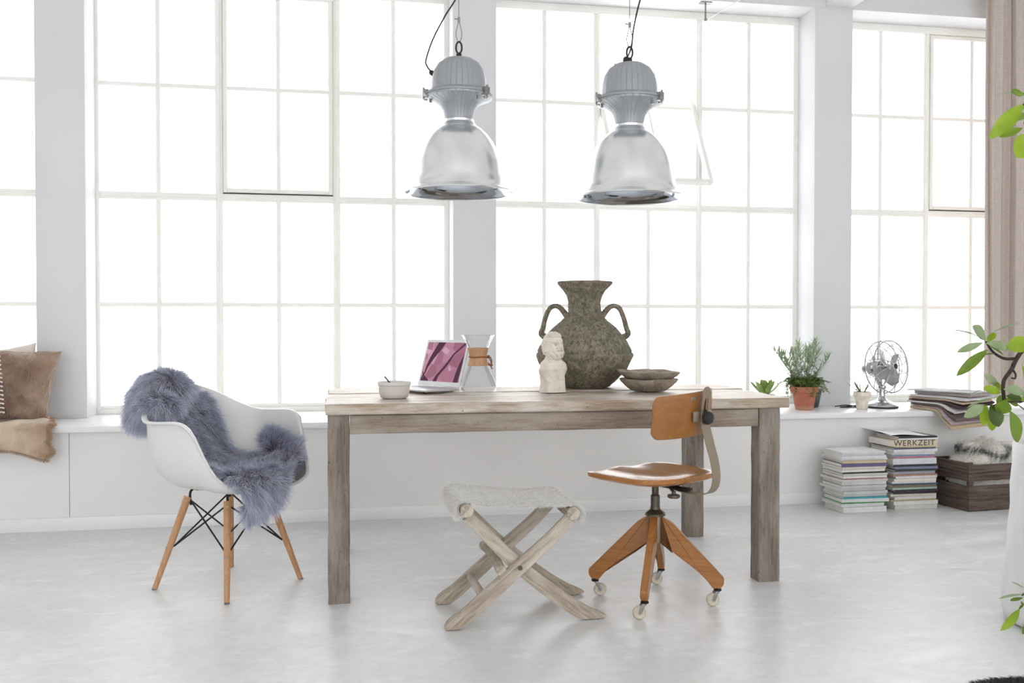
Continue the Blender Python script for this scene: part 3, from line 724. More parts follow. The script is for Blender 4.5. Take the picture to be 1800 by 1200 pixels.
# ------------------------------------------------------------------ PENDANT LAMPS
CAP = [(0,.602),(.008,.602),(.03,.596),(.064,.586),(.093,.566),(.112,.536),(.121,.500),(.124,.455),(.124,.447),(.130,.445),(.148,.436),(.152,.430),(.152,.424),(0,.424)]
NECK = [(.150,.423),(.149,.415),(.130,.407),(.104,.397),(.083,.381),(.070,.358),(.063,.330),(.061,.313),(.058,.313),(.058,.330),(.05,.40),(0,.42)]
SHADE_O = [(.062,.312),(.070,.305),(.080,.292),(.100,.278),(.125,.255),(.150,.222),(.172,.180),(.188,.135),(.198,.090),(.204,.056),(.211,.034),(.223,.017),(.236,.006),(.244,0)]
SHADE_I = [(.241,-.002),(.233,.004),(.220,.014),(.208,.031),(.202,.052),(.195,.090),(.185,.135),(.169,.178),(.147,.219),(.122,.250),(.098,.272),(.07,.285),(0,.288)]
def lamp(loc, rz, label, cord):
    L_ = empty('pendant_lamp', loc, rz, label, 'lamp', 'industrial pendant lamps over the table')
    fl = lambda a, i: 1-.016*(abs(cos(15*a)) < .14)*(3 <= i <= 8)
    bm = BM(); lathe(bm, CAP, 300, rad=fl); obj('housing', bm, MT['lampcap'], L_, angle=25)
    fl2 = lambda a, i: 1-.022*(abs(cos(15*a)) < .14)*(1 <= i <= 6)
    bm = BM(); lathe(bm, NECK, 300, rad=fl2); obj('neck', bm, MT['lampcap'], L_, angle=25)
    bm = BM(); lathe(bm, [(.0575,.309),(.066,.309),(.067,.318),(.063,.322),(.058,.322)], 64); obj('collar', bm, MT['alu'], L_)
    bm = BM(); lathe(bm, catprof(SHADE_O)+[(.244,-.004)], 96); s_ = obj('shade', bm, MT['alu'], L_, angle=60)
    bm = BM(); lathe(bm, catprof(SHADE_I), 96); obj('reflector', bm, MT['mirror'], s_, angle=60)
    bm = BM(); tube(bm, [(.243*cos(2*pi*k/96), .243*sin(2*pi*k/96), -.002) for k in range(96)], .004, 8, closed=True); obj('rim', bm, MT['alu'], s_)
    bm = BM(); lathe(bm, [(0,.285),(.022,.285),(.022,.235),(.016,.225),(0,.225)], 24); h_ = obj('bulb_holder', bm, MT['cream'], L_)
    bm = BM(); lathe(bm, [(0,.226),(.016,.222),(.034,.195),(.040,.165),(.034,.135),(.018,.118),(0,.113)], 28); obj('bulb', bm, simple('opal_bulb', (236,236,232), .25), h_)
    # toggle clamps round the flange
    for a in (200, 325, 80):
        c_, s2 = cos(radians(a)), sin(radians(a)); bm = BM(); Mx = Matrix.Rotation(radians(a), 4, 'Z')
        box(bm, .140, .166, -.013, .013, .408, .444, .003, M=Mx); tube(bm, [Mx @ Vector((.152,-.024,.428)), Mx @ Vector((.152,.024,.428))], .0055, 10)
        tube(bm, [Mx @ Vector((.160,0,.400)), Mx @ Vector((.160,0,.452))], .005, 8); lathe(bm, [(0,.394),(.008,.394),(.008,.402),(0,.402)], 6, c=(.152*c_, .152*s2, 0))
        tube(bm, [Mx @ Vector((.125,-.02,.392)), Mx @ Vector((.125,-.02,.408))], .006, 8)
        obj('clamp', bm, MT['steel'], L_)
    # eye, shackle, suspension wire
    bm = BM(); lathe(bm, [(0,.60),(.012,.60),(.012,.612),(.007,.618),(0,.618)], 16)
    tube(bm, [(.013*cos(t), 0, .640+.026*sin(t)) for t in np.linspace(0, 2*pi, 20)[:-1]], .0042, 8, closed=True)
    obj('eye_bolt', bm, MT['rubber'], L_)
    bm = BM(); lp = catmull([(0,0,.662),(.013,.002,.695),(.006,.001,.735),(0,0,.755),(-.006,-.001,.735),(-.013,-.002,.695)], 6, closed=True)
    tube(bm, lp, .0022, 8, closed=True); tube(bm, [(-.02,0,.768),(.006,0,.764)], .003, 6); lathe(bm, [(0,.752),(.006,.752),(.006,.774),(0,.774)], 10)
    top = 3.75-loc[2]
    tube(bm, [(0,0,.755),(-.004,0,top-.01)], .0019, 8); lathe(bm, [(0,top-.012),(.02,top-.012),(.02,top),(0,top)], 16, c=(-.004,0,0))
    obj('suspension_wire', bm, MT['steel'], L_)
    bm = BM(); pts = catmull([Vector(p) for p in cord]+[Vector((cord[-1][0]+.02, cord[-1][1], top-.004))], 10); tube(bm, pts, .0036, 8)
    g = Vector(cord[0]); lathe(bm, [(0,-.010),(.012,-.010),(.012,.008),(.006,.016),(0,.016)], 12, M=Tm(tuple(g), (0,-.9,0)) if cord[0][0] < -.05 else Tm(tuple(g), (0,0,0)))
    obj('power_cord', bm, MT['rubber'], L_); 
    bm = BM(); lathe(bm, [(0,.0),(.010,.0),(.009,.010),(0,.012)], 10, c=(-.060*1.0, 0, .580)); obj('blanking_plug', bm, MT['steel'], L_)
    return L_
def catprof(p):
    q = catmull([(r, 0, z) for r, z in p], 4); return [(max(0, v.x), v.z) for v in q]
lamp((.505, 4.136, 1.672), radians(-12), 'left of the two grey and aluminium industrial pendant lamps, hanging above the laptop',
     [(-.118,0,.528),(-.142,0,.560),(-.146,0,.590),(-.115,0,.68),(-.062,0,.78),(-.012,0,.86),(.004,0,.93),(.02,0,1.35)])
lamp((1.251, 4.002, 1.650), radians(-12), 'right of the two grey and aluminium industrial pendant lamps, hanging above the urn',
     [(-.02,-.03,.598),(.006,-.01,.66),(.020,0,.76),(.060,0,.92),(.20,0,1.35)])

# ------------------------------------------------------------------ THINGS ON THE TABLE (top at .777)
ZT = .7795
# amphora
m = Mat('mottled_green_earthenware'); co = m.coords()
n1 = m.noise(co, 7, 6, .7, .5); n2 = m.noise(co, 30, 6, .75, .4); n3 = m.noise(m.coords((1,1,.5)), 80, 4, .7)
c = m.mix(m.ramp(n1, [(.36,(0,0,0)),(.62,(1,1,1))]), srgb((104,106,92)), srgb((136,122,108)))
c = m.mix(m.ramp(n2, [(.46,(0,0,0)),(.62,(.8,.8,.8))]), c, srgb((160,154,130)))
c = m.mix(m.ramp(n3, [(.40,(.85,.85,.85)),(.50,(0,0,0))]), c, srgb((84,86,76) ))
c = m.mix(m.ramp(m.noise(co, 14, 4, .7), [(.62,(0,0,0)),(.70,(.5,.5,.5))]), c, srgb((182,152,134) ))
m.base(c); m.set(Roughness=.85, Specular_IOR_Level=.3); m.bump(n2, .8, .006); MT['urn'] = m.m
U = empty('urn', (1.150, 4.40, ZT), radians(-15), 'large two-handled mottled green-brown earthenware urn with a flared neck', 'urn')
UPROF = [(0,0),(.110,0),(.120,.004),(.150,.030),(.178,.058),(.205,.088),(.222,.118),(.233,.142),(.238,.155),(.234,.166),(.228,.170),(.230,.178),(.222,.196),(.205,.225),(.180,.262),(.152,.292),(.128,.312),(.112,.324),(.108,.330),(.103,.334),(.088,.345),(.081,.365),(.078,.395),(.080,.420),(.088,.445),(.103,.470),(.122,.490),(.134,.503),(.133,.513),(.124,.514),(.110,.500),(.085,.46),(.07,.42),(.068,.36),(.06,.34),(0,.33)]
bm = BM(); lathe(bm, catprof2(UPROF) if False else UPROF, 96)
for v in bm.verts:
    h = .0016*sin(v.co.z*90+5*atan2(v.co.y, v.co.x))+.0012*sin(9*atan2(v.co.y, v.co.x)+v.co.z*40)
    d = Vector((v.co.x, v.co.y, 0)); 
    if d.length > .01: v.co += d.normalized()*h
obj('body', bm, MT['urn'], U, angle=60)
for s in (-1, 1):
    bm = BM(); hp = catmull([(s*.080,0,.338),(s*.105,0,.372),(s*.128,0,.392),(s*.150,0,.394),(s*.172,0,.378),(s*.190,0,.335),(s*.202,0,.290),(s*.210,0,.258),(s*.176,0,.238)], 6)
    tube(bm, hp, [.017,.0125,.012,.012,.013,.017], 12); obj('handle', bm, MT['urn'], U)
# plaster bust
m = Mat('aged_plaster'); co = m.coords(); n1 = m.noise(co, 45, 5, .7)
g = m.node('ShaderNodeNewGeometry')
c = m.mix(m.ramp(g.outputs['Pointiness'], [(.44,(1,1,1)),(.495,(0,0,0))]), srgb((232,226,216)), srgb((176,140,104)))
c = m.mix(m.ramp(n1, [(.52,(0,0,0)),(.68,(.38,.38,.38))]), c, srgb((196,164,128)))
m.base(c); m.set(Roughness=.7); MT['plaster'] = m.m
BU = empty('plaster_bust', (.928, 4.12, ZT), radians(-74), 'small aged plaster bust of a bearded man on a plinth, in front of the urn', 'bust')
def G(d2, s): return exp(-d2/(s*s))
def head(u, v):
    th = u*2*pi; ph = v*pi; x, y, z = sin(ph)*cos(th), sin(ph)*sin(th), cos(ph)   # face towards +x
    R_ = Vector((x*.053, y*.043, z*.066)); px_, py_, pz = R_
    f = max(0, x)
    if z < 0: R_.x += -.006*z*(1 if x > 0 else -.3); R_.y *= 1-.12*z*z
    d = 0
    d += .0240*f*G((py_/.0075)**2+((pz-.000)/.013)**2, 1)          # nose
    d += .012*f*G((py_/.005)**2+((pz-.014)/.010)**2, 1)
    d += .0100*f*G(((abs(py_)-.013)/.012)**2+((pz-.021)/.0055)**2, 1)   # brow ridge
    d -= .0120*f*G(((abs(py_)-.0145)/.0075)**2+((pz-.010)/.0065)**2, 1)   # eye sockets
    d += .0050*f*G(((abs(py_)-.0145)/.0045)**2+((pz-.010)/.003)**2, 1)  # lids
    d += .0040*f*G(((abs(py_)-.022)/.009)**2+((pz+.005)/.009)**2, 1)   # cheeks
    d -= .0065*f*G((py_/.010)**2+((pz+.0175)/.0022)**2, 1)       # mouth
    d += .0055*f*G((py_/.014)**2+((pz+.0145)/.003)**2, 1)
    lower = 1/(1+exp((pz+.016)/.004)); beard = lower*(x > -.2)*min(1, (x+.25)*2)
    d += beard*(.009+.0016*sin(26*z+9*th)*cos(11*th)+.0012*sin(13*py_/.04+20*z))
    hair = 1-min(1, max(0, (x+.10)*4))*(pz < .044); hair *= (pz > -.035)
    d += hair*(.0055+.0030*sin(13*th+3*sin(9*z))*cos(17*z+2*th))*(sin(ph) ** .5)
    d += .0022*G(((pz-.034)/.012)**2, 1)*f
    return R_+Vector((x, y, z*.6)).normalized()*d
bm = BM(); nu, nv = 150, 110
V = [[bm.verts.new(head(i/nu, .02+.96*j/(nv-1))+Vector((.006,0,.205))) for j in range(nv)] for i in range(nu)]
for i in range(nu):
    for j in range(nv-1): bm.faces.new((V[i][j], V[(i+1)%nu][j], V[(i+1)%nu][j+1], V[i][j+1]))
bm.faces.new([V[i][0] for i in range(nu)]); bm.faces.new([V[i][-1] for i in range(nu)])
for s in (-1, 1):   # ears
    tube(bm, catmull([(-.004,s*.040,.222),(-.010,s*.046,.224),(-.014,s*.047,.214),(-.008,s*.045,.203),(-.002,s*.041,.200)], 4), [.003,.0045,.0045,.003], 8)
# neck, shoulders, plinth
def bsec(h):
    xs = [0,.02,.045,.07,.10,.13,.15,.17]; rx = [.052,.050,.048,.047,.052,.052,.036,.030]; ry = [.052,.050,.048,.050,.062,.055,.036,.030]
    return float(np.interp(h, xs, rx)), float(np.interp(h, xs, ry)), float(np.interp(h, [0,.05,.09,.14,.17], [4.5,4.5,3.0,2.2,2]))
R = []
for h in np.linspace(0, .172, 44):
    a, b, pw = bsec(h); ring = []
    for k in range(80):
        t = 2*pi*k/80; c_, s_ = cos(t), sin(t); q = (abs(c_)**pw+abs(s_)**pw)**(-1/pw)
        fold = .0022*sin(t*7+h*60)*(h > .055)*(h < .14)
        ring.append(bm.verts.new(((a*q+fold)*c_+(.003 if h > .1 else 0), (b*q+fold)*s_, h)))
    R.append(ring)
for a, b in zip(R, R[1:]):
    for k in range(80): bm.faces.new((a[k], a[(k+1)%80], b[(k+1)%80], b[k]))
bm.faces.new(R[0]); bm.faces.new(R[-1])
obj('bust_figure', bm, MT['plaster'], BU, angle=70)
# stone bowls
m = Mat('grey_brown_stone'); co = m.coords(); n1 = m.noise(co, 16, 6, .7); n2 = m.noise(co, 90, 4, .7)
c = m.mix(m.ramp(n1, [(.35,(0,0,0)),(.65,(1,1,1))]), srgb((136,122,108)), srgb((180,170,157) ))
c = m.mix(m.ramp(n2, [(.55,(0,0,0)),(.68,(.6,.6,.6))]), c, srgb((206,199,186) ))
m.base(c); m.set(Roughness=.75, Specular_IOR_Level=.35); m.bump(n2, .4, .003); MT['stone'] = m.m
def stonebowl(loc, rot, rt, h, rb, label, seed):
    bm = BM(); r = random.Random(seed); ph = [r.uniform(0, 6.28) for _ in range(4)]
    pr = [(0,0),(rb,0),(rb+.012,.004),(rb+.58*(rt-rb),h*.42),(rb+.86*(rt-rb),h*.72),(rt,h*.97),(rt-.004,h),(rt-.010,h*.96),(rb+.7*(rt-rb)-.01,h*.66),(rb+.2*(rt-rb),h*.34),(0,h*.25)]
    lathe(bm, pr, 64)
    for v in bm.verts:
        a = atan2(v.co.y, v.co.x); k = 1+.018*sin(2*a+ph[0])+.012*sin(5*a+ph[1])+.008*sin(9*a+ph[2]); v.co.x *= k; v.co.y *= k
        if v.co.z > h*.5: v.co.z += .0022*sin(3*a+ph[3])+.0012*sin(8*a+ph[1])
    o = obj('stone_bowl', bm, MT['stone'], angle=70); o.location = loc; o.rotation_euler = rot
    return tag(o, label, 'bowl', 'stacked stone bowls')
stonebowl((1.378, 4.110, ZT), (0,0,.4), .135, .058, .070, 'rough grey-brown stone bowl with a wavy edge, the lower of the stacked pair', 5)
stonebowl((1.374, 4.107, ZT+.0345), (radians(1.0),radians(1.2),0), .145, .058, .055, 'rough grey-brown stone bowl with a pale rim, the upper of the stacked pair', 9)
# small enamel bowl and spoon
bm = BM(); lathe(bm, [(0,0),(.050,0),(.056,.003),(.062,.020),(.065,.048),(.0655,.052),(.070,.055),(.0705,.066),(.069,.068),(.066,.066),(.063,.055),(.059,.022),(.052,.008),(0,.006)], 64)
o = obj('serving_bowl', bm, simple('pale_grey_glaze', (214,210,206), .35, c2=(208,203,198)), angle=50); o.location = (.203, 3.885, ZT)
tag(o, 'small straight-sided pale grey bowl with a spoon in it, left of the laptop', 'bowl')
bm = BM(); tube(bm, catmull([(-.040,.0,.0900),(-.028,.0,.076),(.004,0,.036),(.020,0,.020)], 5), 1, flat=(.007,.003), up=(0,1,0))
Mx = Tm((.030,0,.0165), (0,radians(30),0)); vv = lathe(bm, [(0,-.002),(.012,-.001),(.017,.002),(.015,.0025),(0,.0)], 20, M=Mx)
o = obj('spoon', bm, simple('dark_horn', (62,62,70), .35)); o.location = (.203, 3.885, ZT); o.rotation_euler = (0,0,0)
tag(o, 'dark grey spoon leaning on the rim of the small pale grey bowl', 'spoon')
# laptop
LP = empty('laptop', (.518-.15*.5736, 4.215+.15*.8192, ZT), radians(125-180), 'open white laptop with a purple geometric wallpaper, behind the pale grey bowl', 'laptop')
# local x runs along the hinge, towards the near right; local -y is the keyboard side
MT['lapshell'] = simple('silver_white_aluminium', (222,224,227), .3, .35)
bm = BM()
R = [(-.150,.150,-.205,.0,.0055,.0155)]
vv = box(bm, -.150, .150, -.205, .0, .003, .0155, .0025, 3)
for v in bm.verts:
    if v.co.z < .008 : v.co.z += .0035*(-v.co.y/.205); v.co.x *= .99
obj('keyboard_base', bm, MT['lapshell'], LP)
bm = BM()
for i in range(14):
    for j in range(5): box(bm, -.132+i*.0190, -.1165+i*.0190, -.098+j*.018, -.0825+j*.018, .0155, .0168)
box(bm, -.045, .045, -.185, -.12, .0155, .0159)
obj('keys', bm, simple('pale_keys', (190,192,196), .5), LP, smooth=False)
for x in (-.12, .12):
    for y in (-.185, -.02):
        bm = BM(); lathe(bm, [(0,0),(.006,0),(.006,.008),(0,.008)], 12, c=(x,y,0)); obj('rubber_foot', bm, MT['rubber'], LP)
lid = empty('lid', (0,-.001,.0165)); lid.parent = LP; lid.rotation_euler = (radians(-17), 0, 0)
bm = BM(); prism(bm, roundpoly([(-.150,0),(.150,0),(.150,.226),(-.150,.226)], [.004,.004,.010,.010], 5), -.003, .003, bev=.0015); obj('screen_frame', bm, MT['lapshell'], lid)
m = Mat('laptop_wallpaper'); m.N.remove(m.b); em = m.node('ShaderNodeEmission'); em.inputs['Strength'].default_value = 1.0
A_ = m.node('ShaderNodeTexCoord'); mp = m.node('ShaderNodeMapping'); m.L.new(A_.outputs['Generated'], mp.inputs[0])
vo = m.node('ShaderNodeTexVoronoi'); vo.inputs['Scale'].default_value = 4.0; mp2 = m.node('ShaderNodeMapping'); mp2.inputs['Scale'].default_value = (1.0,1,.9); mp2.inputs['Rotation'].default_value = (0,.35,0); m.L.new(A_.outputs['Generated'], mp2.inputs[0]); m.L.new(mp2.outputs[0], vo.inputs['Vector'])
sp = m.node('ShaderNodeSeparateColor'); m.L.new(vo.outputs['Color'], sp.inputs[0])
c = m.ramp(sp.outputs[0], [(0,srgb((146,92,112))),(.35,srgb((166,110,132))),(.65,srgb((186,134,156))),(1,srgb((204,156,176)))])
m.L.new(c, em.inputs[0])
df = m.node('ShaderNodeBsdfGlossy'); df.inputs['Roughness'].default_value = .08; df.inputs[0].default_value = (.04,.04,.04,1)
ad = m.node('ShaderNodeAddShader'); m.L.new(em.outputs[0], ad.inputs[0]); m.L.new(df.outputs[0], ad.inputs[1]); m.L.new(ad.outputs[0], m.N['Material Output'].inputs[0])
wall_m = m.m
m2 = bpy.data.materials.new('wallpaper_bands'); m2.use_nodes = True; n_ = m2.node_tree.nodes; n_.remove(n_['Principled BSDF']); e_ = n_.new('ShaderNodeEmission'); e_.inputs[0].default_value = (*srgb((86,58,72)),1); m2.node_tree.links.new(e_.outputs[0], n_['Material Output'].inputs[0])
sw, sh_, s0 = .1355, .190, .022
bm = BM(); box(bm, -sw, sw, -.0040, -.0030, s0, s0+sh_)
scr = obj('screen', bm, wall_m, lid, smooth=False)
def SP(px_, py_):   # picture fractions on the screen
    return (-sw+2*sw*px_, s0+sh_*(1-py_))
bm = BM()
for L_, R_ in (([(.28,0),(.22,.16),(.13,.40),(.08,.62),(.06,.80),(-.0,.92)], [(.47,0),(.40,.16),(.24,.42),(.13,.66),(.10,.80),(.0,1.0)]),
               ([(.97,0),(.72,.28),(.55,.60),(.38,.86),(.33,1)], [(1.0,.03),(.76,.30),(.62,.60),(.46,.86),(.43,1)]),
               ([(1.0,.28),(.93,.52),(.88,.78),(.86,1)], [(1.0,.45),(1.0,.62),(.99,.80),(.98,1)]),
               ([(0,.74),(.04,.86),(.06,.9),(.0,1)], [(.02,.76),(.10,.88),(.20,.96),(.22,1)])):
    a = [SP(*p) for p in L_]; b = [SP(*p) for p in R_]; n = min(len(a), len(b))
    A = [bm.verts.new((x, -.0043, z)) for x, z in a[:n]]; B = [bm.verts.new((x, -.0043, z)) for x, z in b[:n]]
    for i in range(n-1): bm.faces.new((A[i], B[i], B[i+1], A[i+1]))
obj('wallpaper_bands', bm, m2, scr, smooth=False)
lid.name = 'lid'
# glass coffee carafe with wooden collar
CF = empty('coffee_carafe', (.588, 4.125, ZT), radians(20), 'hourglass glass coffee carafe with a wooden collar and leather tie, beside the laptop', 'carafe')
GP = [(0,.003),(.070,.003),(.080,.006),(.084,.016),(.083,.030),(.074,.058),(.058,.092),(.044,.118),(.034,.140),(.031,.155),(.034,.172),(.044,.198),(.058,.228),(.073,.256)]
bm = BM(); q = catprof(GP); lathe(bm, q+[(.0745,.257),(.0735,.2585),(.072,.257)], 72)
m = Mat('carafe_glass'); m.N.remove(m.b)
gl = m.node('ShaderNodeBsdfGlossy'); gl.inputs['Roughness'].default_value = .0
tr = m.node('ShaderNodeBsdfTransparent'); tr.inputs[0].default_value = (.955,.965,.97,1)
fr = m.node('ShaderNodeLayerWeight'); fr.inputs[0].default_value = .25; mx = m.node('ShaderNodeMixShader')
mu = m.node('ShaderNodeMath', operation='MULTIPLY'); mu.inputs[1].default_value = .55; m.L.new(fr.outputs['Fresnel'], mu.inputs[0]); m.L.new(mu.outputs[0], mx.inputs[0]); m.L.new(tr.outputs[0], mx.inputs[1]); m.L.new(gl.outputs[0], mx.inputs[2]); m.L.new(mx.outputs[0], m.N['Material Output'].inputs[0])
obj('glass_body', bm, m.m, CF, angle=70)
bm = BM(); lathe(bm, [(.0455,.121),(.048,.122),(.040,.150),(.0385,.160),(.040,.170),(.0485,.200),(.046,.201),(.0375,.172),(.0355,.160),(.0375,.148),(.0455,.121)], 64); co_ = obj('wooden_collar', bm, MT['collar'], CF, angle=50)
MT['leather'] = simple('tan_leather_cord', (140,84,48), .6)
bm = BM(); tube(bm, [(.0405*cos(t), .0405*sin(t), .160+.001*sin(3*t)) for t in np.linspace(0, 2*pi, 48)[:-1]], .0030, 8, closed=True)
lathe(bm, [(0,-.008),(.007,-.006),(.0095,0),(.007,.006),(0,.008)], 14, c=(.050,-.004,.160))
tube(bm, catmull([(.046,-.002,.160),(.060,-.004,.158),(.068,-.004,.140),(.064,-.005,.118),(.070,-.005,.104)], 5), .0026, 8)
tube(bm, catmull([(.048,-.006,.158),(.058,-.008,.146),(.062,-.008,.128),(.052,-.008,.122),(.050,-.008,.132),(.060,-.007,.120),(.066,-.006,.112)], 5), .0024, 8)
lathe(bm, [(0,-.006),(.006,-.003),(.006,.003),(0,.006)], 10, c=(.066,-.005,.122))
obj('leather_tie', bm, MT['leather'], CF)
# ------------------------------------------------------------------ WINDOW SILL (top at .551)
ZS = .5515
def leaf(bm, base, d, up, L, w, curl=.2, fold=.15, n=7, tipw=.0, mi=0, shape=None, thick=0):
    """a real blade: midrib fold, curl and taper"""
    base = Vector(base); d = Vector(d).normalized(); up = Vector(up); s = d.cross(up)
    s = s.normalized() if s.length > 1e-5 else Vector((1,0,0)); nn = s.cross(d).normalized(); R = []
    for i in range(n+1):
        t = i/n; wd = w/2*(shape(t) if shape else max(.06, sin(pi*min(1, t**.8*1.0))**.8)); 
        if i == n: wd *= .15
        p = base+d*(L*t*(1-.15*abs(curl)*t))-nn*(curl*L*t*t)
        R.append([bm.verts.new(p-s*wd+nn*fold*wd), bm.verts.new(p-s*wd*.5+nn*fold*wd*.35), bm.verts.new(p-nn*thick*sin(pi*t)), bm.verts.new(p+s*wd*.5+nn*fold*wd*.35), bm.verts.new(p+s*wd+nn*fold*wd)])
        if thick: R[-1].append(bm.verts.new(p+nn*thick*.8*sin(pi*t)))
    for a, b in zip(R, R[1:]):
        idx = [(0,1),(1,2),(2,3),(3,4)]+([(4,5),(5,0)] if thick else [])
        for i, j in idx: bm.faces.new((a[i], a[j], b[j], b[i])).material_index = mi
def pot(prof, mt, name='pot', parent=None, seg=48):
    bm = BM(); lathe(bm, prof, seg); return obj(name, bm, mt, parent, angle=40)
def leafmat(name, c1, c2, ns=6, trans=.25, rough=.45):
    m = Mat(name); co = m.coords()
    c = m.mix(m.ramp(m.noise(co, ns, 3), [(.38,(0,0,0)),(.62,(1,1,1))]), srgb(c1), srgb(c2))
    m.base(c); m.set(Roughness=rough, Specular_IOR_Level=.4)
    t = m.node('ShaderNodeBsdfTranslucent'); m.L.new(m.mix(.5, c, srgb((190,205,80))), t.inputs[0]); mx = m.node('ShaderNodeMixShader'); mx.inputs[0].default_value = trans
    m.L.new(m.b.outputs[0], mx.inputs[1]); m.L.new(t.outputs[0], mx.inputs[2]); m.L.new(mx.outputs[0], m.N['Material Output'].inputs[0]); return m.m
MT['lav'] = leafmat('silvery_green_leaf', (132,152,132), (172,186,168), 30, .2)
MT['thyme'] = leafmat('creeping_green_leaf', (96,118,66), (150,168,104), 30, .2)
MT['succ'] = leafmat('succulent_leaf', (120,150,78), (166,186,110), 18, .2)
MT['soil'] = simple('dark_soil', (52,42,34), .95, bump=.8, bscale=80)
m = Mat('terracotta'); co = m.coords(); n1 = m.noise(co, 14, 5, .6)
c = m.mix(m.ramp(n1, [(.35,(0,0,0)),(.65,(1,1,1))]), srgb((176,104,80)), srgb((190,122,98)))
sz = m.node('ShaderNodeSeparateXYZ'); m.L.new(co, sz.inputs[0]); c = m.mix(m.ramp(sz.outputs['Z'], [(.012,(.5,.5,.5)),(.03,(0,0,0))]), c, srgb((206,170,154)))
m.base(c); m.set(Roughness=.8); MT['terra'] = m.m
PP = empty('potted_herb', (2.845, 5.435, ZS), 0, 'bushy silvery-green herb with trailing thyme in a terracotta pot on the sill', 'plant')
pot([(0,0),(.052,0),(.055,.003),(.073,.108),(.082,.109),(.086,.112),(.088,.143),(.086,.146),(.080,.146),(.078,.135),(0,.130)], MT['terra'], parent=PP)
bm = BM(); lathe(bm, [(0,.132),(.05,.136),(.079,.130),(.0,.125)], 24); obj('soil', bm, MT['soil'], PP)
r = random.Random(21); bs = BM(); bl = BM()
for i in range(17):
    a = r.uniform(0, 2*pi); q = r.uniform(.05, 1)**.6; bx, by = .05*q*cos(a), .05*q*sin(a)
    H = r.uniform(.24, .37)*(1-.22*q); lean = q*r.uniform(.35, .85)
    pts = catmull([(bx,by,.13),(bx+lean*.25*cos(a)*H, by+lean*.25*sin(a)*H, .13+H*.4),(bx+lean*.9*cos(a)*H, by+lean*.9*sin(a)*H, .13+H*.9)], 8)
    tube(bs, pts, [.0026,.0012], 6)
    for k in range(3, len(pts)):
        for w_ in range(2 if k < 9 else 3):
            t = k/(len(pts)-1); b = r.uniform(0, 2*pi); el = .25+1.0*t*t+r.uniform(-.2,.2)
            d = Vector((cos(b)*cos(el), sin(b)*cos(el), sin(el)))
            leaf(bl, pts[k], d, (0,0,1), r.uniform(.055,.090)*(1-.25*(t > .9)), .0075, r.uniform(-.1,.35), .25, 5, shape=lambda q: min(1, .35+3*q, .25+2.6*(1-q)))
obj('stems', bs, MT['lav'], PP); h_ = obj('lavender_foliage', bl, MT['lav'], PP); h_['label'] = 'narrow silvery green leaves'
bs = BM(); bl = BM()
for i in range(90):
    a = r.uniform(0, 2*pi); R0 = r.uniform(.02,.078); out = r.uniform(.02,.09); dn = r.uniform(-.075,.055)
    over = R0+out; p0 = Vector((R0*cos(a), R0*sin(a), .135)); p1 = Vector(((R0+over)/2*cos(a), (R0+over)/2*sin(a), .165+r.uniform(0,.04)))
    if over > .088: p2 = Vector((over*cos(a+.2), over*sin(a+.2), .150+dn*(1 if dn < 0 else .6)))
    else: p2 = Vector((over*cos(a+.2), over*sin(a+.2), .17+abs(dn)))
    pts = catmull([p0, p1, p2], 6); tube(bs, pts, .0011, 5)
    for k in range(2, len(pts)):
        for w_ in range(3):
            b = r.uniform(0, 2*pi); d = Vector((cos(b), sin(b), r.uniform(-.2,.8))); leaf(bl, pts[k], d, (0,0,1), r.uniform(.013,.021), .011, .1, .2, 3)
obj('creeper_stems', bs, MT['thyme'], PP); h_ = obj('creeper_foliage', bl, MT['thyme'], PP); h_['label'] = 'small round green creeping leaves'
# dark pot behind
bm = BM(); lathe(bm, [(0,0),(.068,0),(.070,.003),(.090,.105),(.092,.108),(.092,.118),(.088,.118),(.080,.10),(0,.098)], 40)
o = obj('cachepot', bm, simple('charcoal_glaze', (74,76,84), .5)); o.location = (2.955, 5.605, ZS); tag(o, 'dark charcoal tapered pot half hidden behind the terracotta pot', 'pot')
# succulent in a pale pot
SU = empty('potted_succulent', (2.575, 5.42, ZS), 0, 'fleshy green rosette succulent in a low pale pot behind the right end of the table', 'plant')
pot([(0,0),(.040,0),(.043,.003),(.055,.078),(.060,.080),(.061,.100),(.058,.102),(.054,.096),(0,.094)], simple('pale_clay_glaze', (222,208,192), .6), parent=SU)
bl = BM()
for i in range(13):
    a = i*2.4+.9; ring = i/13; el = .42+1.0*(1-ring)**1.3; L = .085+.045*ring
    leaf(bl, (.012*cos(a), .012*sin(a), .094+.008*(1-ring)), (cos(a)*cos(el), sin(a)*cos(el), sin(el)), (0,0,1), L, .040, -.20, .30, 18, shape=lambda t: (.40+.60*sin(pi/2*min(1,t/.6)))*sqrt(max(.001, 1-max(0,(t-.55)/.46)**2)), thick=.004)
obj('leaves', bl, MT['succ'], SU, angle=60)
# small white pot with spiky sprouts
SM = empty('potted_aloe', (3.212, 5.385, ZS), 0, 'tiny spiky green plant in a small chalky white pot beside the desk fan', 'plant')
pot([(0,0),(.031,0),(.034,.003),(.044,.082),(.050,.083),(.053,.086),(.054,.108),(.052,.111),(.047,.110),(.046,.100),(0,.098)], simple('chalky_pot', (240,236,228), .85, c2=(220,205,188), ns=28), parent=SM)
bl = BM()
for i in range(16):
    a = r.uniform(0, 2*pi); el = r.uniform(.75, 1.45)
    leaf(bl, (.016*cos(a), .016*sin(a), .096), (cos(a)*cos(el), sin(a)*cos(el), sin(el)), (0,0,1), r.uniform(.085,.145), .011, r.uniform(-.15,.3), .5, 5, thick=.002, shape=lambda t: 1-t*.9)
obj('leaves', bl, leafmat('spiky_leaf', (100,120,84), (150,160,120), 20), SM)
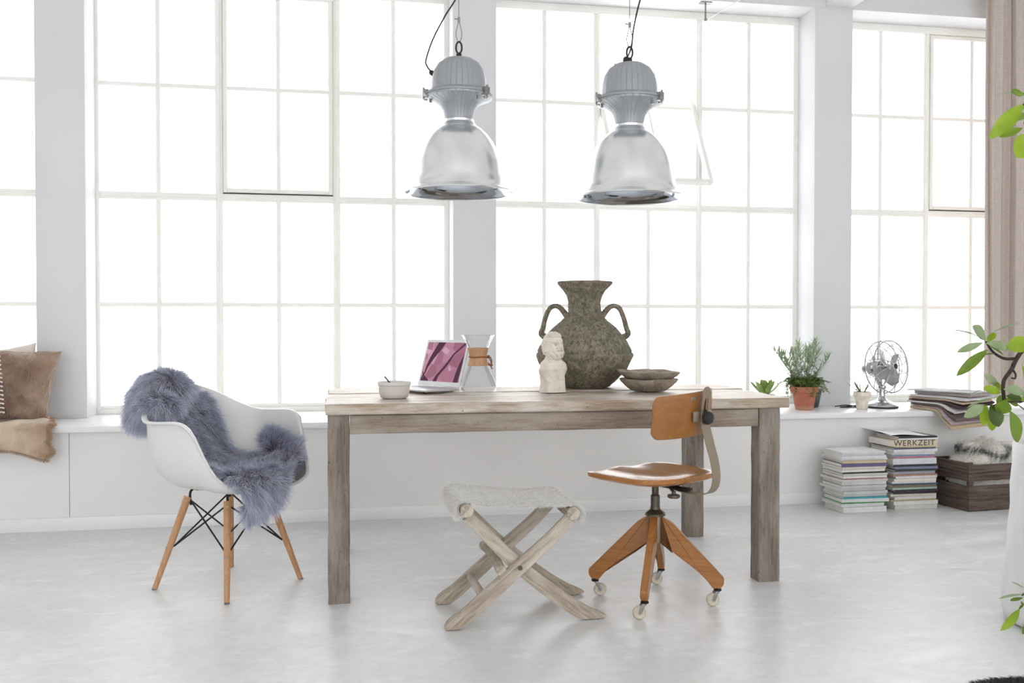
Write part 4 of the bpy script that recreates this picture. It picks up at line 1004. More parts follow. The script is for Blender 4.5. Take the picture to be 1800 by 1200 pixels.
# desk fan
MT['cagew'] = simple('aged_nickel', (176,176,178), .35, .8)
FN = empty('desk_fan', (3.405, 5.475, ZS), 0, 'vintage chrome desk fan with a round wire cage on the window sill', 'fan')
bm = BM(); lathe(bm, [(0,0),(.098,0),(.100,.004),(.098,.010),(0,.010)], 48); obj('foot_ring', bm, MT['rubber'], FN)
bm = BM(); lathe(bm, [(.096,.009),(.097,.016),(.085,.030),(.060,.040),(.035,.050),(.024,.062),(.020,.085),(.019,.120),(.026,.128),(.026,.140),(.015,.148),(0,.15)], 48); obj('base', bm, MT['chrome'], FN)
HD = empty('fan_head', (.022,-.010,.262)); HD.parent = FN; HD.rotation_euler = (0, radians(-6), radians(-70))    # local +X is the blowing direction
bm = BM(); tube(bm, catmull([(-.04,0.0,-.135),(-.075,0,-.085),(-.070,0,-.055)], 5), .013, 12); tube(bm, catmull([(-.055,.0,-.135),(-.03,.02,-.09),(-.045,.028,-.05)], 4), .006, 8); tube(bm, catmull([(-.055,.0,-.135),(-.03,-.02,-.09),(-.045,-.028,-.05)], 4), .006, 8)
obj('yoke', bm, MT['chrome'], HD)
Mx = Tm((0,0,0), (0,pi/2,0)); bm = BM(); lathe(bm, [(0,-.150),(.022,-.148),(.040,-.135),(.052,-.110),(.056,-.075),(.055,-.045),(.046,-.030),(.020,-.022),(.010,-.018),(.010,.0),(0,.0)], 40, M=Mx)
for k in range(10):
    a = 2*pi*k/10; tube(bm, [(-.12, .050*cos(a), .050*sin(a)), (-.045, .0565*cos(a), .0565*sin(a))], .0025, 6)
lathe(bm, [(0,-.01),(.012,-.01),(.012,.02),(.005,.028),(0,.028)], 14, c=(-.09,0,.05)); obj('motor', bm, MT['chrome'], HD)
bm = BM(); lathe(bm, [(0,-.175),(.026,-.172),(.030,-.150),(0,-.148)], 24, M=Mx); tube(bm, [(-.165,0,-.01),(-.19,.015,-.03)], .006, 8); obj('gearbox', bm, MT['chrome'], HD)
for k in range(4):
    bm = BM(); a0 = 2*pi*k/4+.5; n = 10; R = []
    for i in range(n+1):
        t = i/n; rr = .020+.112*t; half = .028+.034*sin(pi*min(1, t*.9+.08))**.9*(1 if t < .85 else .75); row = []
        for j in range(7):
            q = j/6*2-1; aa = a0+q*half/(rr+.02)*.92; tw = .022*q*(1-.3*t)
            row.append(bm.verts.new((.012+tw-.004*q*q, rr*cos(aa), rr*sin(aa))))
        R.append(row)
    for i in range(n):
        for j in range(6): bm.faces.new((R[i][j], R[i+1][j], R[i+1][j+1], R[i][j+1]))
    b_ = obj('blade', bm, MT['cagew'], HD); md = b_.modifiers.new('t', 'SOLIDIFY'); md.thickness = .0015
bm = BM(); lathe(bm, [(0,.000),(.020,.0),(.022,.012),(.018,.024),(0,.028)], 28, M=Mx); obj('spinner', bm, MT['chrome'], HD)
bm = BM()
def ring(x, R_, r_=.0022, n=72): tube(bm, [(x, R_*cos(2*pi*k/n), R_*sin(2*pi*k/n)) for k in range(n)], r_, 6, closed=True)
ring(.035, .166, .0045); ring(-.030, .166, .0042); ring(.056, .128, .0026); ring(.066, .070, .0026); ring(-.052, .09, .0024)
for k in range(10):
    a = 2*pi*k/10
    P_ = [(.068,.022),(.066,.070),(.056,.128),(.035,.166),(-.030,.166),(-.052,.09),(-.058,.052)]
    tube(bm, catmull([(x, q*cos(a+(q-.02)*2.4*(x > 0)+.35*(x <= 0)), q*sin(a+(q-.02)*2.4*(x > 0)+.35*(x <= 0))) for x, q in P_], 4), .0026, 6)
obj('cage', bm, MT['cagew'], HD)
bm = BM(); lathe(bm, [(0,.064),(.024,.064),(.024,.070),(.017,.072),(.017,.0705),(0,.071)], 32, M=Mx); bd = obj('badge', bm, MT['chrome'], HD)
bm = BM(); lathe(bm, [(0,.0715),(.0165,.0715),(.0165,.0735),(0,.074)], 32, M=Mx); obj('badge_centre', bm, MT['rubber'], bd)
# power cable lying on the sill behind the small pot
bm = BM(); r = random.Random(5)
tube(bm, catmull([(3.47,5.56,.556),(3.42,5.60,.560),(3.36,5.585,.585),(3.30,5.56,.600),(3.29,5.53,.565),(3.36,5.555,.556),(3.44,5.53,.580),(3.40,5.51,.60),(3.33,5.52,.575),(3.25,5.56,.557),(3.17,5.54,.556),(3.13,5.50,.556),(3.18,5.47,.557),(3.25,5.50,.557),(3.20,5.56,.563),(3.12,5.55,.557)], 8), .0035, 8)
o = obj('power_cable', bm, MT['rubber']); tag(o, 'black power cable looped on the sill behind the small white pot', 'cable')

# ------------------------------------------------------------------ CUSHIONS AND BLANKET, left
def cushion(name, W_, H_, T_, mt, loc, rot, label, pinch=.16, wr=1.0, seed=1):
    r = random.Random(seed); ph = [r.uniform(0, 6) for _ in range(6)]; bm = BM(); n = 64; V = {}
    for s in (1, -1):
        for i in range(n+1):
            for j in range(n+1):
                u, v = i/n*2-1, j/n*2-1
                if s == -1 and (i in (0, n) or j in (0, n)): V[s,i,j] = V[1,i,j]; continue
                x = u*W_/2*(1-pinch*(1-v*v)*.0-pinch*.45*(1-abs(v)**2)*abs(u)**3); y = v*H_/2*(1-pinch*.45*(1-abs(u)**2)*abs(v)**3)
                pf = (max(0, 1-u**4)*max(0, 1-v**4))**.55
                z = s*T_/2*pf
                z += s*wr*pf**.5*(.006*sin(7*u+5*v+ph[0])*sin(4*v+ph[1])+.005*sin(13*(u+v)+ph[2]+3*sin(3*u))*(abs(u*v)) + .006*sin(9*v-6*u+ph[3])*exp(-((v+.6)/.3)**2))
                V[s,i,j] = bm.verts.new((x, y, z))
    for s in (1, -1):
        for i in range(n):
            for j in range(n): bm.faces.new([V[s,i,j], V[s,i+1,j], V[s,i+1,j+1], V[s,i,j+1]])
    o = obj(name, bm, mt, angle=180); o.location = loc; o.rotation_euler = rot
    return tag(o, label, 'cushion', 'cushions on the left of the sill') if label else o
m = Mat('brown_velvet'); co = m.coords(); n1 = m.noise(co, 5, 5, .6, .6)
c = m.mix(m.ramp(n1, [(.35,(0,0,0)),(.68,(1,1,1))]), srgb((138,112,94)), srgb((176,154,136)))
m.base(c); m.set(Roughness=.8, Sheen_Weight=.5, Sheen_Roughness=.4, Specular_IOR_Level=.2); m.bump(m.noise(m.coords((1.6,.8,1)), 7, 4, .55, 1.6), 1.0, .05); MT['velvet'] = m.m
def orient(ax, ay, loc):
    ax = Vector(ax).normalized(); ay = Vector(ay); ay = (ay-ax*ay.dot(ax)).normalized(); az = ax.cross(ay)
    M = Matrix((ax, ay, az)).transposed().to_4x4(); M.translation = Vector(loc); return M
o = cushion('cushion', .52, .42, .17, MT['velvet'], (0,0,0), (0,0,0), 'creased brown velvet cushion with a pointed corner, leaning on the brown throw', .2, 2.6, 4)
o.matrix_world = orient((.96,-.06,-.06), (.33,.30,.90), (-1.815, 5.475, .755))
o = cushion('cushion', .46, .46, .13, simple('cream_linen', (232,222,212), .85, bump=.3, bscale=200, bdist=.002), (0,0,0), (0,0,0), 'pale cream cushion standing behind the brown velvet one', .2, .6, 6)
o.matrix_world = orient((.95,.0,.12), (-.02,.26,.95), (-1.925, 5.64, .735))
o = cushion('cushion', .40, .36, .09, simple('taupe_cotton', (150,134,118), .85, bump=.3, bscale=160, bdist=.002), (0,0,0), (0,0,0), 'taupe cushion with a white tasselled edge at the very left of the sill', .2, .8, 8)
o.matrix_world = orient((.97,-.16,.16), (.10,.16,.98), (-1.958, 5.235, .765))
bm = BM()
for k in range(16):
    y = -.17+.34*k/15; tube(bm, catmull([(.198,y,0),(.212,y+.002,.006),(.222,y-.003,-.004)], 3), [.004,.0028,.0045], 6)
tube(bm, catmull([(.196,-.17,0),(.192,0,.002),(.198,.17,0)], 12), .005, 6)
obj('tassels', bm, simple('white_fringe', (236,232,226), .9), o)
# throw
m = Mat('brown_mohair'); co = m.coords(); n1 = m.noise(co, 4, 5, .6); 
c = m.mix(m.ramp(n1, [(.35,(0,0,0)),(.62,(1,1,1))]), srgb((164,134,110)), srgb((212,192,168)))
m.base(c); m.set(Roughness=.9, Sheen_Weight=.4, Specular_IOR_Level=.1); m.bump(m.noise(m.coords((3,1,1)), 16, 5, .7, .5), .8, .012); MT['throw'] = m.m
def throw(u, v):
    # u along the sill (left to right), v from the window over the front edge
    x = -2.35+.845*u; e = .012*sin(40*v+3)+.010*sin(23*v)
    x += e*(u > .9)*8*(u-.9)
    hang = .085+.075*u**2+.012*sin(14*u); Lf = .30
    s = v*(Lf+hang+.03)
    if s < Lf: x -= .10*(1-s/Lf)*u; y, z = 5.475-s, .562+.004*sin(20*u+8*v)+.003*sin(33*u)
    else:
        q = s-Lf
        if q < .04: a = q/.04*pi/2; y, z = 5.175-.024*sin(a), .562-.024*(1-cos(a))
        else: y, z = 5.151-.006*sin(18*u+2)-.012*(q-.04)*5*abs(sin(9*u)), .538-(q-.04)
    y += -.010*max(0, sin(17*u))*(s > Lf)
    z += .010
    return Vector((x, y, z))
bm = grid(throw, 110, 70); o = obj('throw_blanket', bm, MT['throw'], angle=180)
md = o.modifiers.new('t', 'SOLIDIFY'); md.thickness = .012; md.offset = 0
tag(o, 'brown woollen throw with a frayed end hanging over the sill under the cushions', 'blanket')
P, F, N, dU, dV = gridarrays(throw, 50, 40); n = 5200; u = 1-.03*rng.random(n)**2*1.0; v = rng.random(n); Pp = bil(P, u, v)
k2 = rng.random(n) < .35; u = np.where(k2, rng.random(n), u); v = np.where(k2, 1-.01*rng.random(n), v); Pp = bil(P, u, v)
D = np.where(k2[:,None], np.array([[0,-.15,-1]]), np.array([[1,-.1,-.4]]))+rng.normal(size=(n,3))*.3
fr_ = fur_mesh('fringe', (np.zeros((4,3))+[[-2,5.4,.562],[-1.99,5.4,.562],[-1.99,5.41,.562],[-2,5.41,.562]], [(0,1,2,3)]), [simple('throw_fringe', (196,168,142), .9)], Pp, D, np.where(k2, .018, .028), .003, parent=o, seg=2)

# ------------------------------------------------------------------ MAGAZINE STACKS
def mag(name, x, y, z, w, d, h, rz, spine, label, group, pages=(226,224,218), txt=None, sag=0):
    """magazine or paperback: cover wrapped round a spine on the front side, paper block inside"""
    root = empty(name, (x, y, z), rz, label, 'book' if name == 'book' else 'magazine', group)
    c = min(.0012, h*.12); bm = BM()
    poly = [(-w/2,0),(w/2,0),(w/2,c),(-w/2+.0,c)]
    box(bm, -w/2, w/2, 0, d, 0, c); box(bm, -w/2, w/2, 0, d, h-c, h); box(bm, -w/2, w/2, -.0006, .0012, 0, h, .0003, 1)
    obj('cover', bm, spine, root, smooth=False)
    bm = BM(); box(bm, -w/2+.0015, w/2-.0015, .001, d-.002, c, h-c); obj('pages', bm, PAGE, root, smooth=False)
    return root
m = Mat('page_edges'); co = m.coords((1,1,400)); c = m.mix(m.ramp(m.noise(co, 3, 3), [(.4,(0,0,0)),(.6,(1,1,1))]), srgb((206,203,196)), srgb((236,234,229))); m.base(c); m.set(Roughness=.85); PAGE = m.m
_cm = {}
def cov(c):
    if c not in _cm: _cm[c] = simple('cover_%d_%d_%d' % c, c, .45, c2=tuple(int(v*.94) for v in c), ns=30)
    return _cm[c]
WH, OF, GR, BK = (226,226,226), (212,208,198), (172,174,178), (34,34,38)
# thickness mm, spine colour, words for the label
S1 = [(26,WH,'thick white spine'),(15,(222,224,222),'white spine'),(5,(62,142,66),'green spine'),(16,(218,220,222),'white spine with small grey print'),(8,(60,160,172),'teal spine'),
      (13,(204,206,206),'pale grey spine'),(13,(196,200,198),'grey-white spine'),(14,(202,204,206),'light grey spine'),(12,(198,198,196),'soft grey spine'),(15,(214,216,216),'whitish spine'),
      (12,(208,206,204),'off-white spine'),(4,(150,72,84),'thin dark red spine'),(11,(222,222,218),'white spine'),(10,(204,200,194),'beige-white spine'),(7,BK,'black spine'),(12,(226,226,222),'bright white spine'),
      (10,(214,208,196),'ivory spine'),(15,(104,92,132),'purple spine'),(13,(208,188,158),'tan spine'),(8,WH,'plain white thin spine'),(14,(222,224,226),'white spine with a red mark'),(10,(214,216,220),'cool white spine'),(7,(228,228,228),'white cover on top')]
S2 = [(20,(206,206,200),'grey-white spine'),(18,(222,222,220),'white spine'),(6,(184,170,124),'mustard-edged spine'),(14,(218,216,212),'off-white spine'),(12,(220,214,202),'cream spine'),(8,BK,'black spine'),(10,(44,42,46),'dark charcoal spine'),
      (10,(176,196,184),'pale green spine'),(12,(112,106,92),'olive-brown spine'),(6,(70,96,124),'slate-blue spine'),(10,(222,222,224),'white spine'),(12,(226,222,210),'white spine with tan blocks'),(11,(222,222,224),'plain white spine'),
      (7,(178,130,106),'terracotta spine'),(14,(166,166,178),'lilac-grey spine'),(9,(52,56,60),'black-grey spine'),(12,(122,124,150),'muted violet spine'),(10,(40,48,56),'dark picture spine'),(27,(214,216,222),'thick white spine with tiny print'),
      (8,(196,126,140),'pink spine'),(7,(124,150,178),'blue spine'),(13,(216,216,216),'light spine'),(13,(222,222,226),'cool white spine'),(7,(96,88,122),'dark purple spine'),(6,(206,196,150),'pale yellow spine')]
def ordinal(n): return ['lowest','second','third','fourth','fifth','sixth','seventh','eighth','ninth','tenth','eleventh','twelfth','thirteenth','fourteenth','fifteenth','sixteenth','seventeenth','eighteenth','nineteenth','twentieth','twenty-first','twenty-second','twenty-third','twenty-fourth','twenty-fifth','twenty-sixth','twenty-seventh'][n]
def stack(S, cx, y0, W0, D0, rz, target, side, seed, scale=None):
    r = random.Random(seed); z = .001; k = target/sum(s[0] for s in S); 
    for i, (h, c, words) in enumerate(S):
        hh = h*k; w = W0+r.uniform(-.012,.010); d = D0+r.uniform(-.02,.01); a = rz+r.uniform(-.035,.035); dx = r.uniform(-.008,.008); dy = r.uniform(-.006,.008)
        ww = words+(', lowest' if i == 0 else ', %s up' % ordinal(i))
        mag('magazine', cx+dx, y0+dy, z, w, d, hh-.0008, a, cov(c), 'magazine with a %s in the %s floor stack' % (ww, side), 'magazines in the %s floor stack' % side)
        z += hh
    return z
z1 = stack(S1, 2.952, 4.920, .285, .225, radians(1), .352, 'left', 31)
z2 = stack(S2, 3.300, 4.955, .285, .225, radians(1), .372, 'right', 32)
# open magazine edges on the left of the right-hand stack, thick lettered book, black book, sheet of paper
B = mag('book', 3.285, 4.945, z2, .300, .235, .036, radians(1), cov((214,200,178)), 'thick beige book with big dark stencilled spine letters near the top of the right stack', 'books topping the right floor stack')
tcu = bpy.data.curves.new('spine_lettering', 'FONT'); tcu.body = 'WERKZEIT'; tcu.size = .046; tcu.align_x = 'CENTER'; tcu.align_y = 'CENTER'; tcu.extrude = .0004; tcu.space_character = 1.12
to = bpy.data.objects.new('spine_lettering', tcu); COL.objects.link(to); dg = bpy.context.evaluated_depsgraph_get()
me = bpy.data.meshes.new_from_object(to.evaluated_get(dg)); bpy.data.objects.remove(to); lo = bpy.data.objects.new('spine_lettering', me); COL.objects.link(lo)
lo.parent = B; lo.rotation_euler = (pi/2, 0, 0); lo.location = (0, -.0012, .018); lo.scale = (1.12, 1.0, 1); me.materials.clear(); me.materials.append(simple('dark_ink', (58,50,46), .7))
z3 = z2+.037
mag('book', 3.315, 4.950, z3, .262, .225, .010, radians(1), cov((232,232,232)), 'slim white book lying on the lettered book', 'books topping the right floor stack'); z3 += .0105
mag('book', 3.310, 4.948, z3, .255, .225, .010, radians(2), cov((30,30,34)), 'slim black book lying just under the loose white paper', 'books topping the right floor stack'); z3 += .0105
bm = grid(lambda u, v: Vector(((u-.5)*.24-.05*v, .25*v-.02, .004+.018*(1-u)**2*v+.004*sin(5*u+3*v))), 14, 14, .0012)
o = obj('paper_sheet', bm, simple('plain_paper', (240,241,243), .6)); o.location = (3.275, 4.99, z3+.001); o.rotation_euler = (0,0,radians(-4)); tag(o, 'loose white sheet of paper curling on top of the right magazine stack', 'paper')
mag('magazine', 3.185, 4.99, z2-.033, .15, .20, .016, radians(12), cov((224,224,220)), 'curled white magazine sticking out left beneath the lettered book', 'magazines in the right floor stack') if False else None
# ------------------------------------------------------------------ CRATE
CR = empty('wooden_crate', (3.555, 4.825, 0), radians(6), 'old dark brown slatted wooden crate standing on the floor right of the magazines', 'crate')
cw, cd, chh, t = .56, .36, .282, .013
def board(name, x0, x1, y0, y1, z0, z1, seed):
    ax = 0 if (x1-x0) > (y1-y0) else 1
    if ax == 0: b = rough_box(x0, x1, y0, y1, z0, z1, 0, seed, 14, .002, .0012); return obj(name, b, MT['crate'], CR, angle=30)
    b = rough_box(0, y1-y0, -(x1-x0), 0, z0, z1, 0, seed, 10, .002, .0012); o = obj(name, b, MT['crate'], CR, angle=30); o.rotation_euler = (0,0,pi/2); o.location = (x0, y0, 0); return o
for i, (za, zb) in enumerate(((.006,.148),(.176,.272))):
    board('side_board', 0, cw, 0, t, za, zb, 60+i); board('side_board', 0, cw, cd-t, cd, za, zb, 64+i)
    board('end_board', 0, t, t, cd-t, za, zb+.010*i, 68+i); board('end_board', cw-t, cw, t, cd-t, za, zb+.01*i, 72+i)
for sx in (t, cw-t-.030):
    for sy in (t, cd-t-.022):
        bm = BM(); box(bm, sx, sx+.030, sy, sy+.022, .004, chh, .002); obj('corner_post', bm, MT['crate'], CR)
board('bottom_board', 0, cw, 0, cd*.48, -.0+.001, .006, 80); board('bottom_board', 0, cw, cd*.52, cd, .001, .006, 81)
for z in (.03,.075,.12,.195,.25):
    for x in (.012, .030): 
        bm = BM(); lathe(bm, [(0,0),(.004,0),(.003,.0015),(0,.002)], 8, M=Tm((x+.002*(z > .1), .0005, z), (pi/2,0,0))); obj('nail', bm, MT['rubber'], CR)
# sheepskin rolled up in the crate
m = Mat('white_grey_fleece'); a = m.node('ShaderNodeAttribute'); a.attribute_name = 'tone'
c = m.mix(a.outputs['Fac'], srgb((242,239,233)), srgb((78,76,82))); m.base(c); m.set(Roughness=.85, Specular_IOR_Level=.1); MT['fleece'] = m.m
def fleece(u, v):
    a = v*pi; b = u*2*pi; rx, ry = .240, .140
    x = rx*sin(a)**.7*cos(b) if sin(a) > 0 else 0; y = ry*max(0, sin(a))**.7*sin(b)
    z = .18-.16*cos(a) if a < pi/2 else .18+.175*(-cos(a))**.7
    z += (.030*sin(9*x/.2+1)+.020*sin(14*x/.2+4*y/.1))*(a > pi/2)
    return (x+.28, y+.18, z)
P, F, N, dU, dV = gridarrays(fleece, 60, 40); n = 15000; u = rng.random(n); v = .45+.55*rng.random(n)
Pp = bil(P, u, v); cN = Pp-np.array([.28,.18,.16]); cN /= np.linalg.norm(cN, axis=1, keepdims=True); D = cN+np.array([.3,-.4,0])+rng.normal(size=(n,3))*.2
def stripe(p): return 1/(1+np.exp((np.abs(p[:,2]-.318-.020*np.sin(p[:,0]*24+4.2))-.017)/.005))*(p[:,1] < .30)
tb_ = stripe(P.reshape(-1,3)); ts = np.clip(stripe(Pp)+rng.normal(size=n)*.06, 0, 1)
fo = fur_mesh('fleece', (P.reshape(-1,3), F), [MT['fleece']], Pp, D,   .020*(.6+.8*rng.random(n)), .0026, bend=np.tile([.1,0,-.3],(n,1)), attr=(tb_, ts), seg=2)
fo.location = CR.location; fo.rotation_euler = CR.rotation_euler; tag(fo, 'white long-haired fleece with a dark grey stripe bundled in the wooden crate', 'fleece')

# ------------------------------------------------------------------ NEWSPAPERS sliding off the sill
def newspaper(k, x, y, z, L_, W_, th, rz, droop, edge_s, c, label, curlup=0):
    """u runs from the back-left to the free end; beyond edge_s the pile bends down"""
    ca, sa = cos(rz), sin(rz)
    def f(u, v, zz):
        lx, ly = u*L_, v*W_; X, Y = x+lx*ca-ly*sa, y+lx*sa+ly*ca; Z_ = z; q = max(0, edge_s-Y)
        if q > 0:
            a = droop*min(1, q/.09); Y = edge_s-q*cos(a*.8); Z_ -= q*sin(a)*(1-.10*v)
        Z_ += curlup*max(0, (v-.84)/.16)**2*.022+.0009*sin(8*u+k)*sin(5*v+k)
        return (X, Y, Z_+zz)
    bm = BM(); nu, nv = 26, 8; T = [[bm.verts.new(f(i/nu, j/nv, th)) for j in range(nv+1)] for i in range(nu+1)]; B_ = [[bm.verts.new(f(i/nu, j/nv, 0)) for j in range(nv+1)] for i in range(nu+1)]
    for i in range(nu):
        for j in range(nv):
            bm.faces.new((T[i][j], T[i+1][j], T[i+1][j+1], T[i][j+1])); bm.faces.new((B_[i][j], B_[i][j+1], B_[i+1][j+1], B_[i+1][j]))
        bm.faces.new((T[i][0], B_[i][0], B_[i+1][0], T[i+1][0])); bm.faces.new((T[i][nv], T[i+1][nv], B_[i+1][nv], B_[i][nv]))
    for j in range(nv): bm.faces.new((T[0][j], T[0][j+1], B_[0][j+1], B_[0][j])); bm.faces.new((T[nu][j], B_[nu][j], B_[nu][j+1], T[nu][j+1]))
    o = obj('newspaper', bm, newsmat(c), angle=60)
    return tag(o, label, 'newspaper', 'newspapers piled on the right of the sill')
def newsmat(c):
    m = Mat('newsprint_%d_%d_%d' % c); co = m.coords((3,3,260)); n1 = m.noise(co, 2.2, 3, .6)
    cc = m.mix(m.ramp(n1, [(.38,(0,0,0)),(.55,(1,1,1))]), tuple(x*.62 for x in srgb(c)), srgb(c)); cc = m.mix(m.ramp(m.noise(m.coords((60,160,60)), 2.0, 4, .7), [(.56,(0,0,0)),(.62,(.6,.6,.6))]), cc, srgb((92,90,92)))
    m.base(cc); m.set(Roughness=.85); return m.m
NP = [ # L, W, thick, rz, droop(deg), edge_s, colour, label, dx, dy, curl
 (.39,.27,.016,-86,36,'',(200,180,146),'tan newsprint section drooping lowest off the sill edge',0,0,0),
 (.385,.27,.006,-85,33,'',(190,170,174),'thin mauve-edged magazine drooping just above the lowest tan section',0,0,0),
 (.39,.27,.012,-82,26,'',(120,104,100),'dark brownish newspaper sagging in the lower part of the pile',.005,0,0),
 (.385,.28,.009,-79,18,'',(226,224,220),'white newspaper sagging slightly in the middle of the pile',-.015,.01,0),
 (.385,.30,.008,-76,11,'',(70,44,50),'newspaper with a black and dark red edge in mid pile',-.01,.0,.5),
 (.39,.27,.011,-73,6,'',(214,190,168),'newspaper with a peach-coloured edge above the dark red one',.0,.015,0),
 (.39,.29,.012,-72,3,'',(226,226,228),'white newspaper with upturned corner in the upper pile',.0,.0,1.2),
 (.37,.25,.020,-66,1,'',(196,184,180),'thick greyish-pink folded newspaper second from the top',.03,.0,0),
 (.42,.25,.006,-63,0,'',(206,206,210),'topmost newspaper with a printed masthead and curled left corner',-.02,.01,0)]
zz = ZS+.002
for k, (L_, W_, th, rz, dr, es, c, lb, dx, dy, cu_) in enumerate(NP):
    o = newspaper(k, 3.555+dx, 5.40+dy, zz, L_, W_, th, radians(rz), radians(dr), 5.185, c, lb, cu_); zz += th+.0025
# ------------------------------------------------------------------ CURTAIN
m = Mat('taupe_linen'); co = m.coords((1,1,1)); n1 = m.noise(m.coords((1,1,.08)), 60, 4, .6); n2 = m.noise(m.coords((.1,.1,1)), 300, 3, .6)
c = m.mix(m.ramp(n2, [(.4,(0,0,0)),(.6,(1,1,1))]), srgb((206,194,185)), srgb((218,207,199))); m.base(c); m.set(Roughness=.85, Specular_IOR_Level=.15)
t_ = m.node('ShaderNodeBsdfTranslucent'); t_.inputs[0].default_value = (*srgb((176,156,142)),1); mx = m.node('ShaderNodeMixShader'); mx.inputs[0].default_value = .12
m.L.new(m.b.outputs[0], mx.inputs[1]); m.L.new(t_.outputs[0], mx.inputs[2]); m.L.new(mx.outputs[0], m.N['Material Output'].inputs[0]); MT['curtain'] = m.m
def curt(u, v):
    z = .60+2.98*v; s = u*6.0; x = 4.165+.315*u*(1+.04*(1-v)); amp = .052*(1-.15*v)
    ph = s*2*pi*.34
    y = 5.53-amp*(.5-.5*cos(ph+.5))-.012*sin(3.1*ph+z*.4)-.008*sin(z*1.7+s)
    x += .022*sin(ph*1.0+1.9+z*.05)*(u > .06)
    return Vector((x, y, z))
bm = grid(curt, 130, 40); o = obj('curtain', bm, MT['curtain'], angle=180); md = o.modifiers.new('t', 'SOLIDIFY'); md.thickness = .004
tag(o, 'taupe linen curtain hanging in folds before the right-hand window', 'curtain')
bm = BM(); tube(bm, [(4.05,5.52,3.60),(5.35,5.52,3.60)], .012, 12)
for x in (4.12,5.28): tube(bm, [(x,5.52,3.60),(x,5.665,3.60)], .007, 8)
o = obj('curtain_rail', bm, MT['steel']); tag(o, 'steel curtain rail fixed high above the right-hand window', 'rail')
# ------------------------------------------------------------------ BRACKET with wire under the lintel
BR = empty('wire_bracket', (2.287, 5.70, 3.149), 0, 'small steel hook bracket under the lintel with a taut white wire', 'bracket')
bm = BM(); box(bm, -.038, .038, -.02, .02, -.005, 0, .001); obj('plate', bm, MT['steel'], BR)
bm = BM(); tube(bm, [(0,0,-.003),(0,0,-.112)], .0055, 10); tube(bm, [(-.012,0,-.112),(.012,0,-.108)], .008, 8); obj('rod', bm, MT['steel'], BR)
bm = BM(); tube(bm, [(.005,0,-.112),(.075,-.30,-.098),(.080,-.34,-.096)], .0022, 6); tube(bm, [(.060,-.235,-.1),(.080,-.33,-.096)], .0045, 8); tube(bm, [(.080,-.34,-.096),(.42,-2.0,.11),(.75,-3.6,.40)], .0022, 6)
obj('wire', bm, simple('white_wire', (232,232,232), .4), BR)
# ------------------------------------------------------------------ DARK RUG at the lower right
m = Mat('dark_shag'); a = m.node('ShaderNodeAttribute'); a.attribute_name = 'tip'; m.base(m.mix(a.outputs['Fac'], srgb((34,32,36)), srgb((78,74,80)))); m.set(Roughness=.9)
def rugf(u, v):
    x = 1.83+1.7*u; y = 1.25+(1.215+.03*u)*v+.012*sin(13*u)+.008*sin(31*u)
    return (x, y, .012)
P, F, N, dU, dV = gridarrays(rugf, 30, 20); n = 30000; u = rng.random(n)*.65; v = 1-rng.random(n)**1.6*.5; Pp = bil(P, u, v)
D = np.array([[0,.25,1]])+rng.normal(size=(n,3))*.5; D[:,1] += np.where(v > .985, 1.2, 0)
o = fur_mesh('shag_rug', (P.reshape(-1,3), F), [m.m], Pp, D, .022*(.6+.7*rng.random(n)), .003, seg=2, bend=np.tile([0,.2,-.5],(n,1)))
md = None; tag(o, 'dark charcoal shaggy rug at the bottom right corner of the floor', 'rug')
# ------------------------------------------------------------------ POTTED TREE, foreground right
PT = empty('potted_tree', (2.600, 2.93, 0), 0, 'broad-leaved tree in a tall white plaster planter at the right edge of the room', 'tree')
m = Mat('white_plaster_planter'); n1 = m.noise(m.coords(), 7, 5, .6); m.base(m.mix(m.ramp(n1, [(.3,(0,0,0)),(.7,(1,1,1))]), srgb((240,240,240)), srgb((226,227,228)))); m.set(Roughness=.6); m.bump(n1, .5, .02)
PPR = [(0,0),(.215,0),(.236,.012),(.244,.05),(.243,.12),(.236,.20),(.231,.26),(.228,.34),(.222,.42),(.220,.50),(.214,.58),(.212,.645),(.206,.655),(.198,.65),(.196,.60),(0,.595)]
bm = BM(); lathe(bm, PPR, 72)
for v in bm.verts:
    a = atan2(v.co.y, v.co.x); k = 1+.010*sin(3*a+v.co.z*9)+.007*sin(v.co.z*31+a*2); v.co.x *= k; v.co.y *= k
obj('planter', bm, m.m, PT, angle=60)
bm = BM(); lathe(bm, [(0,.60),(.1,.606),(.197,.60),(.0,.59)], 24); obj('soil', bm, MT['soil'], PT)
Cc = Vector((0,0,1.08)); q_ = .01722; yw = .1781
Fd = Vector((sin(yw)*cos(q_), cos(yw)*cos(q_), -sin(q_))); Rd = Vector((cos(yw), -sin(yw), 0)); Ud = Rd.cross(Fd)
org = Vector((2.600, 2.93, 0))
def at(px, py, Y):     # a point of the room from its place in the photograph and its distance into the room
    d = Fd+Rd*((px-900)/1638.5)-Ud*((py-600)/1638.5); return Cc+d*(Y/d.y)-org
YT = 2.95
MT['bark'] = simple('dark_bark', (72,56,50), .8, c2=(48,38,36), ns=40, bump=.8, bscale=60, bdist=.004)
trunk = catmull([(0,0,.60),(.01,.01,.85),(-.005,.0,1.15),(.012,.01,1.45),(.0,.0,1.80),(.02,-.01,2.15)], 8)
bm = BM(); tube(bm, trunk, [.022,.018,.014,.008], 12)
def P3(px, py, dy=0): return at(px, py, YT+dy)
